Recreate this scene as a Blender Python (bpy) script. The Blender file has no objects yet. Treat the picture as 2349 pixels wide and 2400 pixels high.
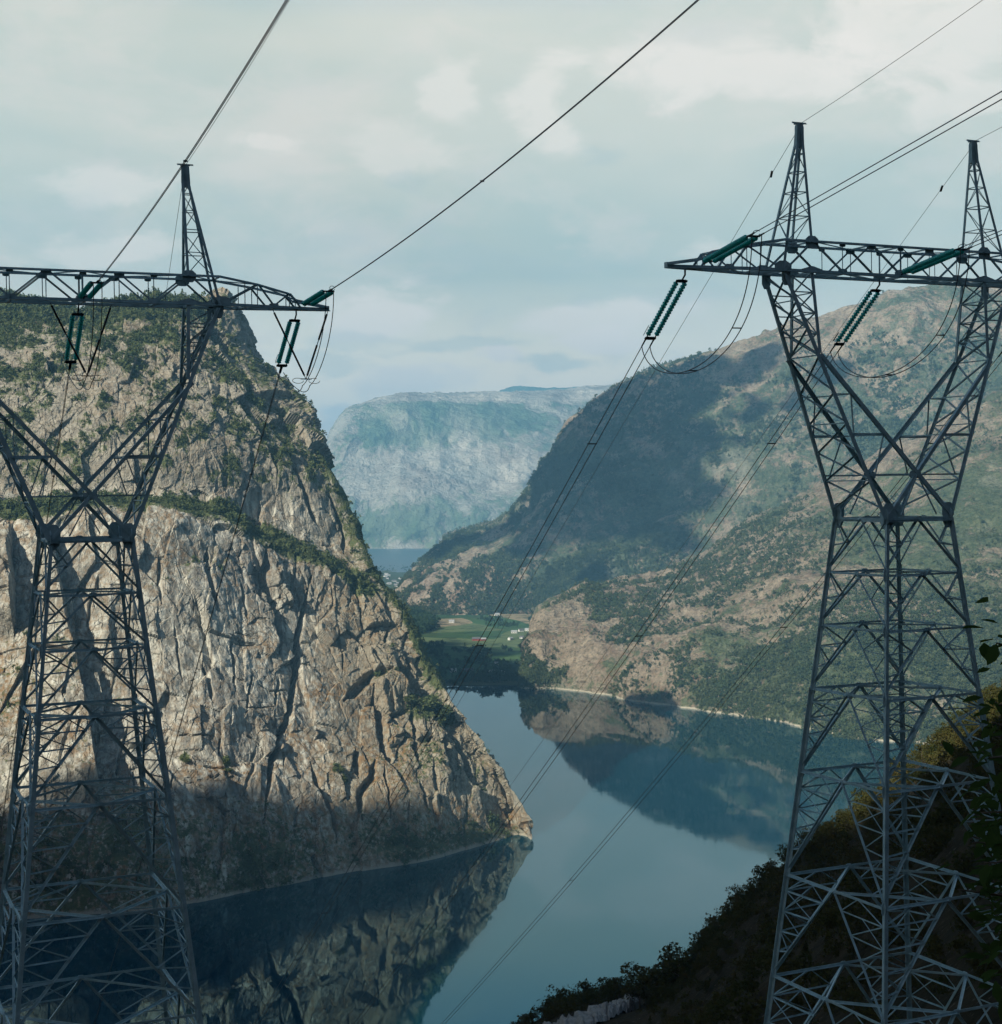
import bpy, math, random, time
import numpy as np
from mathutils import Vector, Matrix
T0 = time.time()
rng = np.random.default_rng(7)
random.seed(7)
sc = bpy.context.scene
COL = sc.collection
HC = 300.0                       # eye height above the lake (lake = 0 m)
F, TH, RO = 3732.07, .016, -.014  # focal length in photo pixels, pitch and roll of the hand-held camera
KD = 2349 / 1904.0

# ------------------------------------------------------------------ camera
ct, st, cr, sr = math.cos(TH), math.sin(TH), math.cos(RO), math.sin(RO)
right0 = np.array([1., 0, 0]); up0 = np.array([0, st, ct]); fwd = np.array([0, ct, -st])
right = cr * right0 + sr * up0
upv = cr * up0 - sr * right0
cam_d = bpy.data.cameras.new('camera'); cam = bpy.data.objects.new('camera', cam_d); COL.objects.link(cam)
M = Matrix.Identity(4)
for i in range(3):
    M[i][0] = right[i]; M[i][1] = upv[i]; M[i][2] = -fwd[i]
M[2][3] = HC
cam.matrix_world = M
cam_d.sensor_fit = 'HORIZONTAL'; cam_d.sensor_width = 36; cam_d.lens = F / 2349 * 36
cam_d.clip_start = .5; cam_d.clip_end = 90000
sc.camera = cam

def U(x, y, D):
    """world point at forward distance D seen in direction (x, y); x, y in 1904-wide picture units"""
    u = np.asarray(x, float) * KD - 1174.5; v = np.asarray(y, float) * KD - 1200
    D = np.asarray(D, float)
    r = [u / F * right[i] - v / F * upv[i] + fwd[i] for i in range(3)]
    k = D / r[1]
    return np.stack([r[0] * k, D + 0 * r[0], HC + r[2] * k], -1)

def on_z(x, y, z):
    p = U(x, y, np.ones_like(np.asarray(x, float)))
    dz = p[..., 2] - HC
    return (z - HC) / dz

# ------------------------------------------------------------------ noise
PERM = rng.permutation(65536).astype(np.int64)
VALS = rng.random(65536)
def h3(i, j, k, s=0):
    return (PERM[(PERM[(PERM[(i + s * 131) & 65535] + j) & 65535] + k) & 65535])
def vnoise(x, y, z, s=0):
    xi, yi, zi = np.floor(x).astype(np.int64), np.floor(y).astype(np.int64), np.floor(z).astype(np.int64)
    fx, fy, fz = x - xi, y - yi, z - zi
    fx = fx * fx * fx * (fx * (fx * 6 - 15) + 10); fy = fy * fy * fy * (fy * (fy * 6 - 15) + 10); fz = fz * fz * fz * (fz * (fz * 6 - 15) + 10)
    r = 0
    for a in (0, 1):
        wa = fx if a else 1 - fx
        for b in (0, 1):
            wb = wa * (fy if b else 1 - fy)
            for c in (0, 1):
                r = r + wb * (fz if c else 1 - fz) * VALS[h3(xi + a, yi + b, zi + c, s)]
    return r * 2 - 1
def fbm(P, scale, octv=4, s=0, gain=.5, st_=(1, 1, 1), ridged=False):
    x, y, z = P[..., 0] / scale * st_[0], P[..., 1] / scale * st_[1], P[..., 2] / scale * st_[2]
    r = np.zeros(x.shape); a = 1.; t = 0
    for o in range(octv):
        n = vnoise(x + o * 17.3, y - o * 9.1, z + o * 5.7, s + o)
        if ridged: n = 1 - 2 * np.abs(n) ** .8
        r += a * n; t += a; a *= gain; x, y, z = x * 2.03, y * 2.03, z * 2.03
    return r / t
def worley(P, scale, st_=(1, 1, 1), s=0, facet=False):
    """distance to nearest / second nearest cell point and a random value of the nearest cell"""
    x, y, z = P[..., 0] / scale * st_[0], P[..., 1] / scale * st_[1], P[..., 2] / scale * st_[2]
    xi, yi, zi = np.floor(x).astype(np.int64), np.floor(y).astype(np.int64), np.floor(z).astype(np.int64)
    f1 = np.full(x.shape, 9.); f2 = np.full(x.shape, 9.); idv = np.zeros(x.shape); tilt = np.zeros(x.shape)
    for a in (-1, 0, 1):
        for b in (-1, 0, 1):
            for c in (-1, 0, 1):
                h = h3(xi + a, yi + b, zi + c, s)
                px = xi + a + VALS[h]; py = yi + b + VALS[(h * 7 + 13) & 65535]; pz = zi + c + VALS[(h * 13 + 29) & 65535]
                d = np.sqrt((px - x) ** 2 + (py - y) ** 2 + (pz - z) ** 2)
                m = d < f1
                f2 = np.where(m, f1, np.minimum(f2, d)); idv = np.where(m, VALS[(h * 3 + 101) & 65535], idv); f1 = np.where(m, d, f1)
                tilt = np.where(m, (VALS[(h * 5 + 7) & 65535] - .5) * (px - x) + (VALS[(h * 11 + 3) & 65535] - .5) * (pz - z), tilt)
    if facet: return f1, f2, idv, tilt
    return f1, f2, idv
def sstep(a, b, x):
    t = np.clip((x - a) / (b - a), 0, 1); return t * t * (3 - 2 * t)

# ------------------------------------------------------------------ objects
def link(o, label=None, cat=None, group=None, kind=None, parent=None):
    COL.objects.link(o)
    if parent is not None: o.parent = parent
    tag(o, label, cat, group, kind); return o
def tag(o, label=None, cat=None, group=None, kind=None):
    if label: o['label'] = label
    if cat: o['category'] = cat
    if group: o['group'] = group
    if kind: o['kind'] = kind
    return o
def empty(name, loc, label, cat, group=None):
    o = bpy.data.objects.new(name, None); o.location = loc; o.empty_display_size = .5
    return link(o, label, cat, group)
def np_mesh(name, V, Fq, mat, smooth=False, attrs=None, tri=False):
    V = np.ascontiguousarray(V, dtype=np.float32); Fq = np.ascontiguousarray(Fq, dtype=np.int32)
    n = Fq.shape[1]
    me = bpy.data.meshes.new(name)
    me.vertices.add(len(V)); me.vertices.foreach_set('co', V.ravel())
    me.loops.add(Fq.size); me.loops.foreach_set('vertex_index', Fq.ravel())
    me.polygons.add(len(Fq)); me.polygons.foreach_set('loop_start', np.arange(0, Fq.size, n, dtype=np.int32))
    try: me.polygons.foreach_set('loop_total', np.full(len(Fq), n, dtype=np.int32))
    except Exception: pass
    me.update(calc_edges=True)
    me.polygons.foreach_set('use_smooth', np.full(len(Fq), smooth, dtype=bool))
    for k, v in (attrs or {}).items():
        a = me.attributes.new(k, 'FLOAT', 'POINT'); a.data.foreach_set('value', np.ascontiguousarray(v, dtype=np.float32).ravel())
    me.materials.append(mat)
    return me
def grid_faces(nr, nc, flip=False):
    i = np.arange(nr * nc).reshape(nr, nc)
    f = np.stack([i[:-1, :-1], i[:-1, 1:], i[1:, 1:], i[1:, :-1]], -1).reshape(-1, 4)
    return f[:, ::-1] if flip else f
def cr_resample(A, n, axis, w=None):
    """Catmull-Rom resampling of a control grid along an axis; w: relative number of samples per span"""
    A = np.moveaxis(A, axis, 0); m = len(A)
    if w is None: t = np.linspace(0, m - 1, n)
    else:
        w = np.asarray(w, float); cum = np.concatenate([[0], np.cumsum(w)]) / w.sum()
        t = np.interp(np.linspace(0, 1, n), cum, np.arange(m))
    i = np.minimum(t.astype(int), m - 2); f = (t - i).reshape([-1] + [1] * (A.ndim - 1))
    g = lambda k: A[np.clip(k, 0, m - 1)]
    p0, p1, p2, p3 = g(i - 1), g(i), g(i + 1), g(i + 2)
    p0 = np.where((i == 0).reshape(f.shape), 2 * p1 - p2, p0); p3 = np.where((i == m - 2).reshape(f.shape), 2 * p2 - p1, p3)
    r = .5 * ((2 * p1) + (p2 - p0) * f + (2 * p0 - 5 * p1 + 4 * p2 - p3) * f ** 2 + (3 * p1 - p0 - 3 * p2 + p3) * f ** 3)
    return np.moveaxis(r, 0, axis)
def normals(P):
    du = np.gradient(P, axis=1); dv = np.gradient(P, axis=0)
    n = np.cross(du, dv); n /= np.linalg.norm(n, axis=-1, keepdims=True) + 1e-9
    return n
def proj_d(P):
    """direction of world points in 1904-wide picture units (to find features on the rock face)"""
    X, Y, Z = P[..., 0], P[..., 1], P[..., 2] - HC
    Dp = X * fwd[0] + Y * fwd[1] + Z * fwd[2]
    u = F * (X * right[0] + Y * right[1] + Z * right[2]) / Dp; v = -F * (X * upv[0] + Y * upv[1] + Z * upv[2]) / Dp
    return (1174.5 + u) / KD, (1200 + v) / KD
def seg_dist(px, py, poly):
    """distance to polyline, parameter along it and signed side (+ = right of a downward line)"""
    best = np.full(px.shape, 1e9); tt = np.zeros(px.shape); side = np.zeros(px.shape)
    n = len(poly) - 1
    for k in range(n):
        (x0, y0), (x1, y1) = poly[k], poly[k + 1]
        dx, dy = x1 - x0, y1 - y0; L2 = dx * dx + dy * dy
        t = np.clip(((px - x0) * dx + (py - y0) * dy) / L2, 0, 1)
        d = np.hypot(px - x0 - t * dx, py - y0 - t * dy)
        s = -np.sign(dx * (py - y0) - dy * (px - x0))
        m = d < best
        best = np.where(m, d, best); tt = np.where(m, (k + t) / n, tt); side = np.where(m, s, side)
    return best, tt, side

# ------------------------------------------------------------------ materials
class N:
    def __init__(s, name):
        s.m = bpy.data.materials.new(name); s.m.use_nodes = True; s.t = s.m.node_tree; s.t.nodes.clear()
        s.out = s.n('ShaderNodeOutputMaterial')
    def n(s, typ, **kw):
        nd = s.t.nodes.new(typ)
        for k, v in kw.items():
            if k.startswith('_'): setattr(nd, k[1:], v)
            else: s.i(nd, k, v)
        return nd
    def i(s, nd, k, v):
        sock = nd.inputs[k.replace('__', ' ')] if not k[0] == 'I' or not k[1:].isdigit() else nd.inputs[int(k[1:])]
        if isinstance(v, bpy.types.NodeSocket): s.t.links.new(v, sock)
        else: sock.default_value = v
    def pos(s): return s.n('ShaderNodeNewGeometry').outputs['Position']
    def map(s, v, scale): return s.n('ShaderNodeMapping', Vector=v, Scale=scale).outputs[0]
    def noise(s, v, scale, detail=4, rough=.55, dist=0.):
        return s.n('ShaderNodeTexNoise', Vector=v, Scale=scale, Detail=detail, Roughness=rough, Distortion=dist).outputs[0]
    def ramp(s, f, a, b, ca=(0, 0, 0, 1), cb=(1, 1, 1, 1)):
        r = s.n('ShaderNodeValToRGB', Fac=f); e = r.color_ramp.elements
        e[0].position = a; e[1].position = b; e[0].color = ca; e[1].color = cb; return r.outputs[0]
    def mr(s, f, a, b, c=0., d=1.):
        r = s.n('ShaderNodeMapRange', I0=f, I1=a, I2=b, I3=c, I4=d); return r.outputs[0]
    def mix(s, f, a, b):
        r = s.n('ShaderNodeMix', _data_type='RGBA'); s.i(r, 'I0', f)
        for k, v in ((6, a), (7, b)):
            if isinstance(v, bpy.types.NodeSocket): s.t.links.new(v, r.inputs[k])
            else: r.inputs[k].default_value = v if len(v) == 4 else (*v, 1)
        return r.outputs[2]
    def math(s, op, a, b=0., c=None):
        r = s.n('ShaderNodeMath', _operation=op, I0=a, I1=b)
        if c is not None: s.i(r, 'I2', c)
        return r.outputs[0]
    def attr(s, name): return s.n('ShaderNodeAttribute', _attribute_name=name).outputs['Fac']
    def bsdf(s, col, rough=.9, metal=0., bump=None, bstr=.5, bdist=1., spec=.2, **kw):
        b = s.n('ShaderNodeBsdfPrincipled'); s.i(b, 'Base__Color', col if isinstance(col, bpy.types.NodeSocket) else (*col, 1))
        s.i(b, 'Roughness', rough); s.i(b, 'Metallic', metal); s.i(b, 'Specular__IOR__Level', spec)
        for k, v in kw.items(): s.i(b, k, v)
        if bump is not None:
            bp = s.n('ShaderNodeBump', Strength=bstr, Distance=bdist, Height=bump); s.i(b, 'Normal', bp.outputs[0])
        s.t.links.new(b.outputs[0], s.out.inputs[0]); return s.m

def mat_cliff():
    m = N('cliff_rock'); p = m.pos()
    big = m.noise(p, .012, 5); streak = m.noise(m.map(p, (.16, .16, .022)), 1., 6, .62, .6)
    mid = m.noise(p, .07, 6, .65); fine = m.noise(p, .45, 5, .7)
    c = m.mix(m.mr(mid, .3, .7), (.21, .205, .175), (.53, .52, .455))
    c = m.mix(m.mr(streak, .42, .64), c, (.11, .11, .10))
    c = m.mix(m.math('MULTIPLY', m.mr(fine, .42, .75), .55), c, (.62, .575, .48))
    c = m.mix(m.math('MULTIPLY', m.mr(big, .52, .66), .5), c, (.24, .225, .205))
    crk = m.n('ShaderNodeTexVoronoi', _feature='DISTANCE_TO_EDGE', Vector=m.n('ShaderNodeVectorMath', _operation='ADD', I0=m.map(p, (.12, .12, .055)), I1=m.map(m.n('ShaderNodeTexNoise', Vector=p, Scale=.12, Detail=4).outputs[1], (.9, .9, .9))).outputs[0], Scale=1.).outputs[0]
    crm = m.math('MULTIPLY', m.mr(crk, .0, .045, 1., 0.), m.mr(mid, .4, .62))
    c = m.mix(crm, c, (.075, .068, .06))
    c = m.mix(m.math('MULTIPLY', m.attr('pale'), m.mr(streak, .38, .54, .7, .05)), c, (.70, .68, .59))
    c = m.mix(m.math('MULTIPLY', m.attr('brush'), m.mr(fine, .36, .56, .35, .95)), c, m.mix(m.mr(m.noise(p, .2, 4, .7), .35, .6), (.17, .15, .12), (.38, .345, .28)))  # brush: brown cover, plus the shade painted at the cliff foot
    c = m.mix(m.math('MULTIPLY', m.attr('ochre'), .62), c, m.mix(m.mr(fine, .35, .65), (.20, .175, .125), (.42, .37, .27)))
    br = m.math('MULTIPLY', m.attr('brown'), m.mr(m.noise(p, .22, 5, .65), .40, .58))
    c = m.mix(br, c, m.mix(m.noise(p, .5, 3), (.16, .075, .03), (.30, .19, .08)))
    vg = m.mr(m.math('ADD', m.attr('veg'), m.math('MULTIPLY', m.math('SUBTRACT', m.noise(p, .3, 5, .7), .5), 1.6)), .42, .62)  # veg: vegetation, plus the shade painted at the cliff foot
    vc = m.mix(m.noise(p, .11, 4), (.05, .072, .03), (.14, .15, .065))
    c = m.mix(vg, c, vc)
    z = m.n('ShaderNodeSeparateXYZ', Vector=p).outputs[2]; c = m.mix(m.mr(m.math('ADD', z, m.math('MULTIPLY', mid, 4.)), 3.4, 5.4, .8, 0.), c, (.40, .36, .29))
    h = m.math('ADD', m.math('MULTIPLY', mid, 3.), m.math('ADD', fine, m.math('MULTIPLY', crm, -1.)))
    return m.bsdf(c, .95, bump=h, bstr=.9, bdist=1.6, spec=.1)
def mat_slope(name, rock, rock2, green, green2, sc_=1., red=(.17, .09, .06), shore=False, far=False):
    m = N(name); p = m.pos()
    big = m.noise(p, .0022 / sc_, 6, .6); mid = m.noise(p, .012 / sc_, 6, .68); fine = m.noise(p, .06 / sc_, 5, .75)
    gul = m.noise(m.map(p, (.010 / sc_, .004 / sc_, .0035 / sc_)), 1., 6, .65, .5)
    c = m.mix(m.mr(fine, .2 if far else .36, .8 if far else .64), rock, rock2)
    c = m.mix(m.math('MULTIPLY', m.mr(mid, .45, .62), .55), c, red)
    vg = m.math('ADD', m.attr('veg'), m.math('MULTIPLY', m.math('SUBTRACT', m.math('ADD', m.math('MULTIPLY', mid, .6), m.math('ADD', m.math('MULTIPLY', fine, .5), m.math('MULTIPLY', big, .5))), .8), 2.4))  # veg: vegetation, plus the painted shade of the far mountain's steep face
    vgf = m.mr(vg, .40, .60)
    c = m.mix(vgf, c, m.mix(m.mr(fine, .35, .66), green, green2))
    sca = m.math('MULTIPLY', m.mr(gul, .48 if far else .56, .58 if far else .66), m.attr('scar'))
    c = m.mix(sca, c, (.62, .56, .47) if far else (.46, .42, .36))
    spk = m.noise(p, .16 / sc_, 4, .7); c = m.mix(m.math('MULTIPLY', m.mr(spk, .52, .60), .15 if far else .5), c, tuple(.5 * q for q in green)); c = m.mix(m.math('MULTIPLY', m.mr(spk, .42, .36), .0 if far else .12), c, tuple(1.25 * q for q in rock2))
    z = m.n('ShaderNodeSeparateXYZ', Vector=p).outputs[2]; sh = m.mr(m.math('ADD', z, m.math('MULTIPLY', fine, 3.)), 2.9, 4.3, 1., 0.)
    if shore: c = m.mix(sh, c, (.46, .41, .32))
    h = m.math('ADD', m.math('MULTIPLY', mid, 8.), m.math('MULTIPLY', fine, 3.5))
    return m.bsdf(c, 1., bump=h, bstr=1., bdist=3.2 * sc_, spec=.05)
def mat_field():
    m = N('valley_fields'); p = m.pos()
    v = m.n('ShaderNodeTexVoronoi', Vector=m.n('ShaderNodeVectorMath', _operation='ADD', I0=m.map(p, (.0085, .0042, 0)), I1=m.map(m.n('ShaderNodeTexNoise', Vector=p, Scale=.004).outputs[1], (.5, .5, .5))).outputs[0], Scale=1.)
    f = m.n('ShaderNodeSeparateColor', I0=v.outputs['Color']).outputs[0]
    r = m.n('ShaderNodeValToRGB', Fac=f); r.color_ramp.interpolation = 'CONSTANT'; e = r.color_ramp.elements
    e[0].color = (.04, .10, .04, 1); e[1].position = .28; e[1].color = (.06, .125, .045, 1)
    for q, c in ((.5, (.13, .17, .075, 1)), (.68, (.05, .10, .035, 1)), (.84, (.34, .27, .17, 1)), (.93, (.08, .14, .05, 1))):
        x = e.new(q); x.color = c
    tr = m.mr(m.noise(p, .025, 6, .75), .50, .60)
    c = m.mix(m.math('MULTIPLY', tr, .8), r.outputs[0], (.025, .045, .02))
    c = m.mix(m.attr('wild'), c, m.mix(m.noise(p, .05, 4), (.05, .075, .03), (.14, .13, .07)))
    return m.bsdf(c, 1., bump=m.noise(p, .08, 4), bstr=.6, bdist=3, spec=.05)
def mat_ground():
    m = N('scrub_ground'); p = m.pos()
    c = m.mix(m.mr(m.noise(p, .25, 6, .7), .35, .65), (.014, .016, .008), (.048, .036, .021))
    c = m.mix(m.mr(m.noise(p, 1.4, 4, .7), .6, .7), c, (.14, .12, .10))
    return m.bsdf(c, 1., bump=m.noise(p, .9, 6, .7), bstr=.9, bdist=.5, spec=.05)
def mat_leaf(name, a, b, c3, sc1=.12, trans=.25):
    m = N(name); p = m.pos()
    n1 = m.mr(m.noise(p, sc1, 3, .6), .3, .7); n2 = m.mr(m.noise(p, sc1 * 9, 2, .6), .35, .65)
    c = m.mix(n1, a, b); c = m.mix(m.math('MULTIPLY', n2, .5), c, c3)
    d = m.n('ShaderNodeBsdfDiffuse', Color=c); t = m.n('ShaderNodeBsdfTranslucent', Color=c)
    x = m.n('ShaderNodeMixShader', I0=trans, I1=d.outputs[0], I2=t.outputs[0]); m.t.links.new(x.outputs[0], m.out.inputs[0])
    return m.m
def mat_simple(name, col, rough=.7, metal=0., var=.25, scale=3., spec=.3):
    m = N(name); p = m.pos(); n = m.noise(p, scale, 5, .65)
    c = m.mix(n, tuple(x * (1 - var) for x in col), tuple(min(1, x * (1 + var)) for x in col))
    return m.bsdf(c, m.mr(n, 0, 1, rough - .08, min(1, rough + .08)), metal, spec=spec)
def mat_steel():
    m = N('galvanised_steel'); p = m.pos()
    n = m.noise(p, 1.6, 6, .7); n2 = m.noise(p, 14., 4, .7)
    c = m.mix(m.mr(n, .3, .7), (.25, .40, .43), (.50, .67, .71))
    c = m.mix(m.math('MULTIPLY', m.mr(n2, .6, .75), .5), c, (.17, .14, .11))
    return m.bsdf(c, m.mr(n, .3, .7, .42, .62), .15, bump=n2, bstr=.15, bdist=.01, spec=.4)
def mat_glass():
    m = N('green_glass')
    c = (.05, .80, .72, 1)
    d = m.n('ShaderNodeBsdfDiffuse', Color=c); t = m.n('ShaderNodeBsdfTranslucent', Color=c); g = m.n('ShaderNodeBsdfGlossy', Color=(.8, 1, .97, 1), Roughness=.1)
    x = m.n('ShaderNodeMixShader', I0=.55, I1=d.outputs[0], I2=t.outputs[0]); y = m.n('ShaderNodeMixShader', I0=.12, I1=x.outputs[0], I2=g.outputs[0])
    m.t.links.new(y.outputs[0], m.out.inputs[0]); return m.m
def mat_water(name, body, s=1.):
    m = N(name); p = m.pos()
    h = m.noise(m.map(p, (.03 * s, .06 * s, .03)), 1., 5, .6)
    b = m.n('ShaderNodeBump', Strength=.35, Distance=.035 / s, Height=h)
    fr = m.n('ShaderNodeFresnel', IOR=1.5); m.t.links.new(b.outputs[0], fr.inputs['Normal'])
    gc = m.mix(m.mr(fr.outputs[0], .18, .45), (.55, .90, 1., 1), (.90, .98, 1., 1))
    g = m.n('ShaderNodeBsdfGlossy', Color=gc, Roughness=m.mr(m.noise(m.map(p, (.004, .012, .01)), 1., 4, .6), .4, .65, .012, .05)); m.t.links.new(b.outputs[0], g.inputs['Normal'])
    d = m.n('ShaderNodeBsdfDiffuse', Color=(*body, 1))
    x = m.n('ShaderNodeMixShader', I0=fr.outputs[0], I1=d.outputs[0], I2=g.outputs[0]); m.t.links.new(x.outputs[0], m.out.inputs[0]); return m.m

M_CLIFF = mat_cliff()
M_BIG = mat_slope('mountainside', (.23, .175, .13), (.42, .35, .265), (.045, .070, .04), (.12, .14, .085))
M_NEARHILL = mat_slope('rocky_hillside', (.20, .155, .11), (.39, .32, .24), (.05, .075, .035), (.13, .145, .08), .8, shore=True)
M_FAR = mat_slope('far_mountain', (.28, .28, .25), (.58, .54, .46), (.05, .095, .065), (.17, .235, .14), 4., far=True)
M_FIELD = mat_field(); M_GROUND = mat_ground()
M_LAKE = mat_water('lake_water', (.0005, .030, .048)); M_FJORD = N('fjord_water').bsdf((.04, .10, .15), .3, spec=.5)
M_STEEL = mat_steel(); M_GLASS = mat_glass()
M_WIRE = mat_simple('aluminium_cable', (.13, .14, .15), .5, .6)
M_DARK = mat_simple('dark_fitting', (.045, .047, .05), .5, .5)
M_BARK = mat_simple('bark', (.16, .13, .10), .95, 0, .4, 6., .05)
M_ROADROCK = mat_simple('bare_rubble', (.26, .25, .235), .95, 0, .8, .5, .1)
M_FOREST = mat_leaf('cliff_foliage', (.055, .082, .032), (.15, .175, .075), (.09, .115, .05), .05)
M_HILLTREE = mat_leaf('hill_foliage', (.042, .066, .03), (.10, .115, .055), (.055, .07, .03), .03, .05)
M_SCRUB = mat_leaf('scrub_foliage', (.035, .045, .016), (.10, .078, .032), (.05, .07, .02), .10)
M_LEAF = mat_leaf('leaf', (.035, .07, .018), (.07, .11, .03), (.05, .09, .025), 1.5, .35)
M_VTREE = mat_leaf('valley_foliage', (.02, .045, .02), (.055, .085, .03), (.035, .06, .025), .05)

# ------------------------------------------------------------------ water
def sheet(name, x0, x1, y0, y1, z, mat, label=None, n=2, m=2):
    X, Y = np.meshgrid(np.linspace(x0, x1, n), np.linspace(y0, y1, m))
    V = np.stack([X, Y, np.full_like(X, z)], -1).reshape(-1, 3)
    o = bpy.data.objects.new(name, np_mesh(name, V, grid_faces(m, n), mat)); link(o, kind='structure'); return o
sheet('lake', -2500, 2600, -900, 2560, 0, M_LAKE)
sheet('fjord', -2600, 3500, 6600, 12500, -50, M_FJORD)
sheet('ground', -11900, 11900, -5900, 20400, -82, M_GROUND)

# ------------------------------------------------------------------ left cliff mountain
def build_cliff():
    # rows from the water up; x of the crease edge and of the silhouette edge; depths
    def lin(xs, pts):
        p = np.array(pts, float); return np.interp(xs, p[:, 0], p[:, 1])
    nu = 9
    rows = []
    # (interior y(x), interior D(x), crease point, edge point)
    fy = [(-300, 1762), (0, 1748), (200, 1735), (380, 1716), (600, 1668), (850, 1629), (990, 1584)]
    def foot_D(x):
        y = lin(x, fy); return on_z(x, y, 0.)
    def row(xc, yfun, Dadd, edge, crease_D=None, Dabs=None):
        xs = np.linspace(-300, xc, nu)
        y = lin(xs, yfun)
        Dv = foot_D(xs) + Dadd if Dabs is None else lin(xs, Dabs)
        P = [U(a, b, c) for a, b, c in zip(xs, y, Dv)]
        e = U(*edge)
        b1 = e + np.array([-18., 330., 0]); b1[2] = e[2] * (.93 if e[2] < 120 else .62)
        b1[0] = (e[0] / e[1]) * b1[1] - (60 if e[2] > 120 else 75)
        b2 = b1 + np.array([-120., 900., 0]); b2[2] = b1[2] * .6; b2[0] = (e[0] / e[1]) * b2[1] - 260
        P += [e, b1, b2]
        return P
    xs0 = np.linspace(-300, 975, nu)
    ft = [U(a, lin(a, fy), foot_D(a)) for a in xs0]
    e = U(997, 1583, on_z(997., 1583., 0.)); e[2] = 0
    b1 = e + np.array([-75., 330, 0]); b2 = e + np.array([-260., 1250, 0])
    R1 = np.array(ft + [e, b1, b2]); R0 = R1.copy(); R0[:, 1] -= 8; R0[:, 2] = -25; R1[:, 2] = 0
    rows.append(R0); rows.append(R1)
    rows.append(row(965, [(-300, 1640), (400, 1600), (850, 1560), (965, 1545)], 22, (980, 1545, 1394)))
    rows.append(row(925, [(-300, 1500), (400, 1480), (930, 1460)], 48, (944, 1468, 1398)))
    rows.append(row(855, [(-300, 1370), (400, 1350), (860, 1365)], 82, (882, 1380, 1405)))
    rows.append(row(795, [(-300, 1220), (400, 1230), (800, 1270)], 112, (823, 1284, 1425)))
    rows.append(row(735, [(-300, 1100), (300, 1090), (740, 1180)], 140, (775, 1176, 1450)))
    rows.append(row(672, [(-300, 1000), (200, 980), (400, 990), (560, 1060), (680, 1100)], 165, (706, 1094, 1475)))
    rows.append(row(645, [(-300, 960), (200, 940), (400, 955), (560, 1010), (660, 1035)], 205, (668, 1010, 1495)))
    rows.append(row(590, [(-300, 880), (200, 860), (400, 850), (600, 900)], 215, (622, 905, 1500)))
    rows.append(row(535, [(-300, 790), (200, 770), (400, 770), (540, 830)], 240, (592, 845, 1540)))
    rows.append(row(470, [(-300, 700), (200, 690), (380, 680), (480, 765)], 280, (587, 797, 1590)))
    rows.append(row(425, [(-300, 650), (200, 640), (340, 630), (440, 705)], 320, (540, 766, 1620)))
    rows.append(row(400, [(-300, 615), (100, 618), (200, 603), (300, 600), (400, 640)], 360, (500, 718, 1630)))
    rows.append(row(385, [(-300, 600), (100, 612), (163, 605), (232, 588), (290, 584), (345, 584), (393, 592)], 400, (418, 612, 1630)))
    top = np.array(rows[-1])
    bk = top.copy(); bk[:, 1] += 200; bk[:, 2] = (bk[:, 2]) * .78 - 20; bk[:, 0] -= 10
    bk2 = bk.copy(); bk2[:, 1] += 900; bk2[:, 2] *= .6
    rows.append(bk); rows.append(bk2)
    G = np.array([np.array(r) for r in rows])
    G = cr_resample(G, 860, 0, [1, 1.6, 1.8, 2.2, 2.4, 2.3, 2.0, 1.1, 1.4, 1.6, 1.8, 1.2, .9, .9, .5, .25])
    G = cr_resample(G, 960, 1, [3.0] * 2 + [2.6] * 6 + [.9] + [.5] + [.3])
    return G
P = build_cliff()
NRM = normals(P)
if (NRM[300, 400, 1] > 0): NRM = -NRM
px, py = proj_d(P)
P0 = P.copy()
front = sstep(.02, .10, np.linspace(0, 1, P.shape[0]))[:, None] * np.ones(P.shape[1])[None]
# warp domain a little
W3 = np.stack([fbm(P, 60, 3, 11), fbm(P, 60, 3, 12), fbm(P, 60, 3, 13)], -1) * 14
Q = P + W3
upper = sstep(1000, 900, py)      # gentler, wooded hill above the ledge
smooth = sstep(-.30, .12, fbm(P, 80, 3, 18)); rough_ = 1 - .80 * smooth
disp = 8 * fbm(Q, 150, 3, 21, ridged=True) * (1 - .35 * upper) + 3.6 * fbm(P + W3 * .3, 40, 4, 31, ridged=True, st_=(1, 1, .22)) * (.3 + .7 * rough_)
f1, f2, idv, tl = worley(P + W3 * .5, 30, (1, 1, .5), 41, True)
disp += 15 * tl * (1 - .4 * upper)
disp += ((idv - .5) * 7 * (1 - .5 * upper) - 2.4 * np.clip(1 - (f2 - f1) / .07, 0, 1) * rough_) * (.5 + .5 * rough_)
f1, f2, idv, tl = worley(P + W3 * .4, 12, (1, 1, .5), 51, True)
disp += 6.5 * tl * (.35 + .65 * rough_)
disp += ((idv - .5) * 2.8 - 1.0 * np.clip(1 - (f2 - f1) / .10, 0, 1)) * rough_
strat = P[..., 2] + .35 * P[..., 0] + 9 * fbm(P, 60, 3, 19); disp += 1.1 * (np.abs((strat / 9.) % 1 - .5) * 2 - .5) * sstep(-.1, .3, fbm(P, 50, 2, 20)) * rough_
f1, f2, idv, tl = worley(P + W3 * .3, 4.8, (1, 1, .6), 61, True)
disp += 2.6 * tl * rough_
disp += (idv - .5) * 1.2 * (rough_ + upper)
disp += 1.3 * fbm(P, 9, 3, 71)
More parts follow.
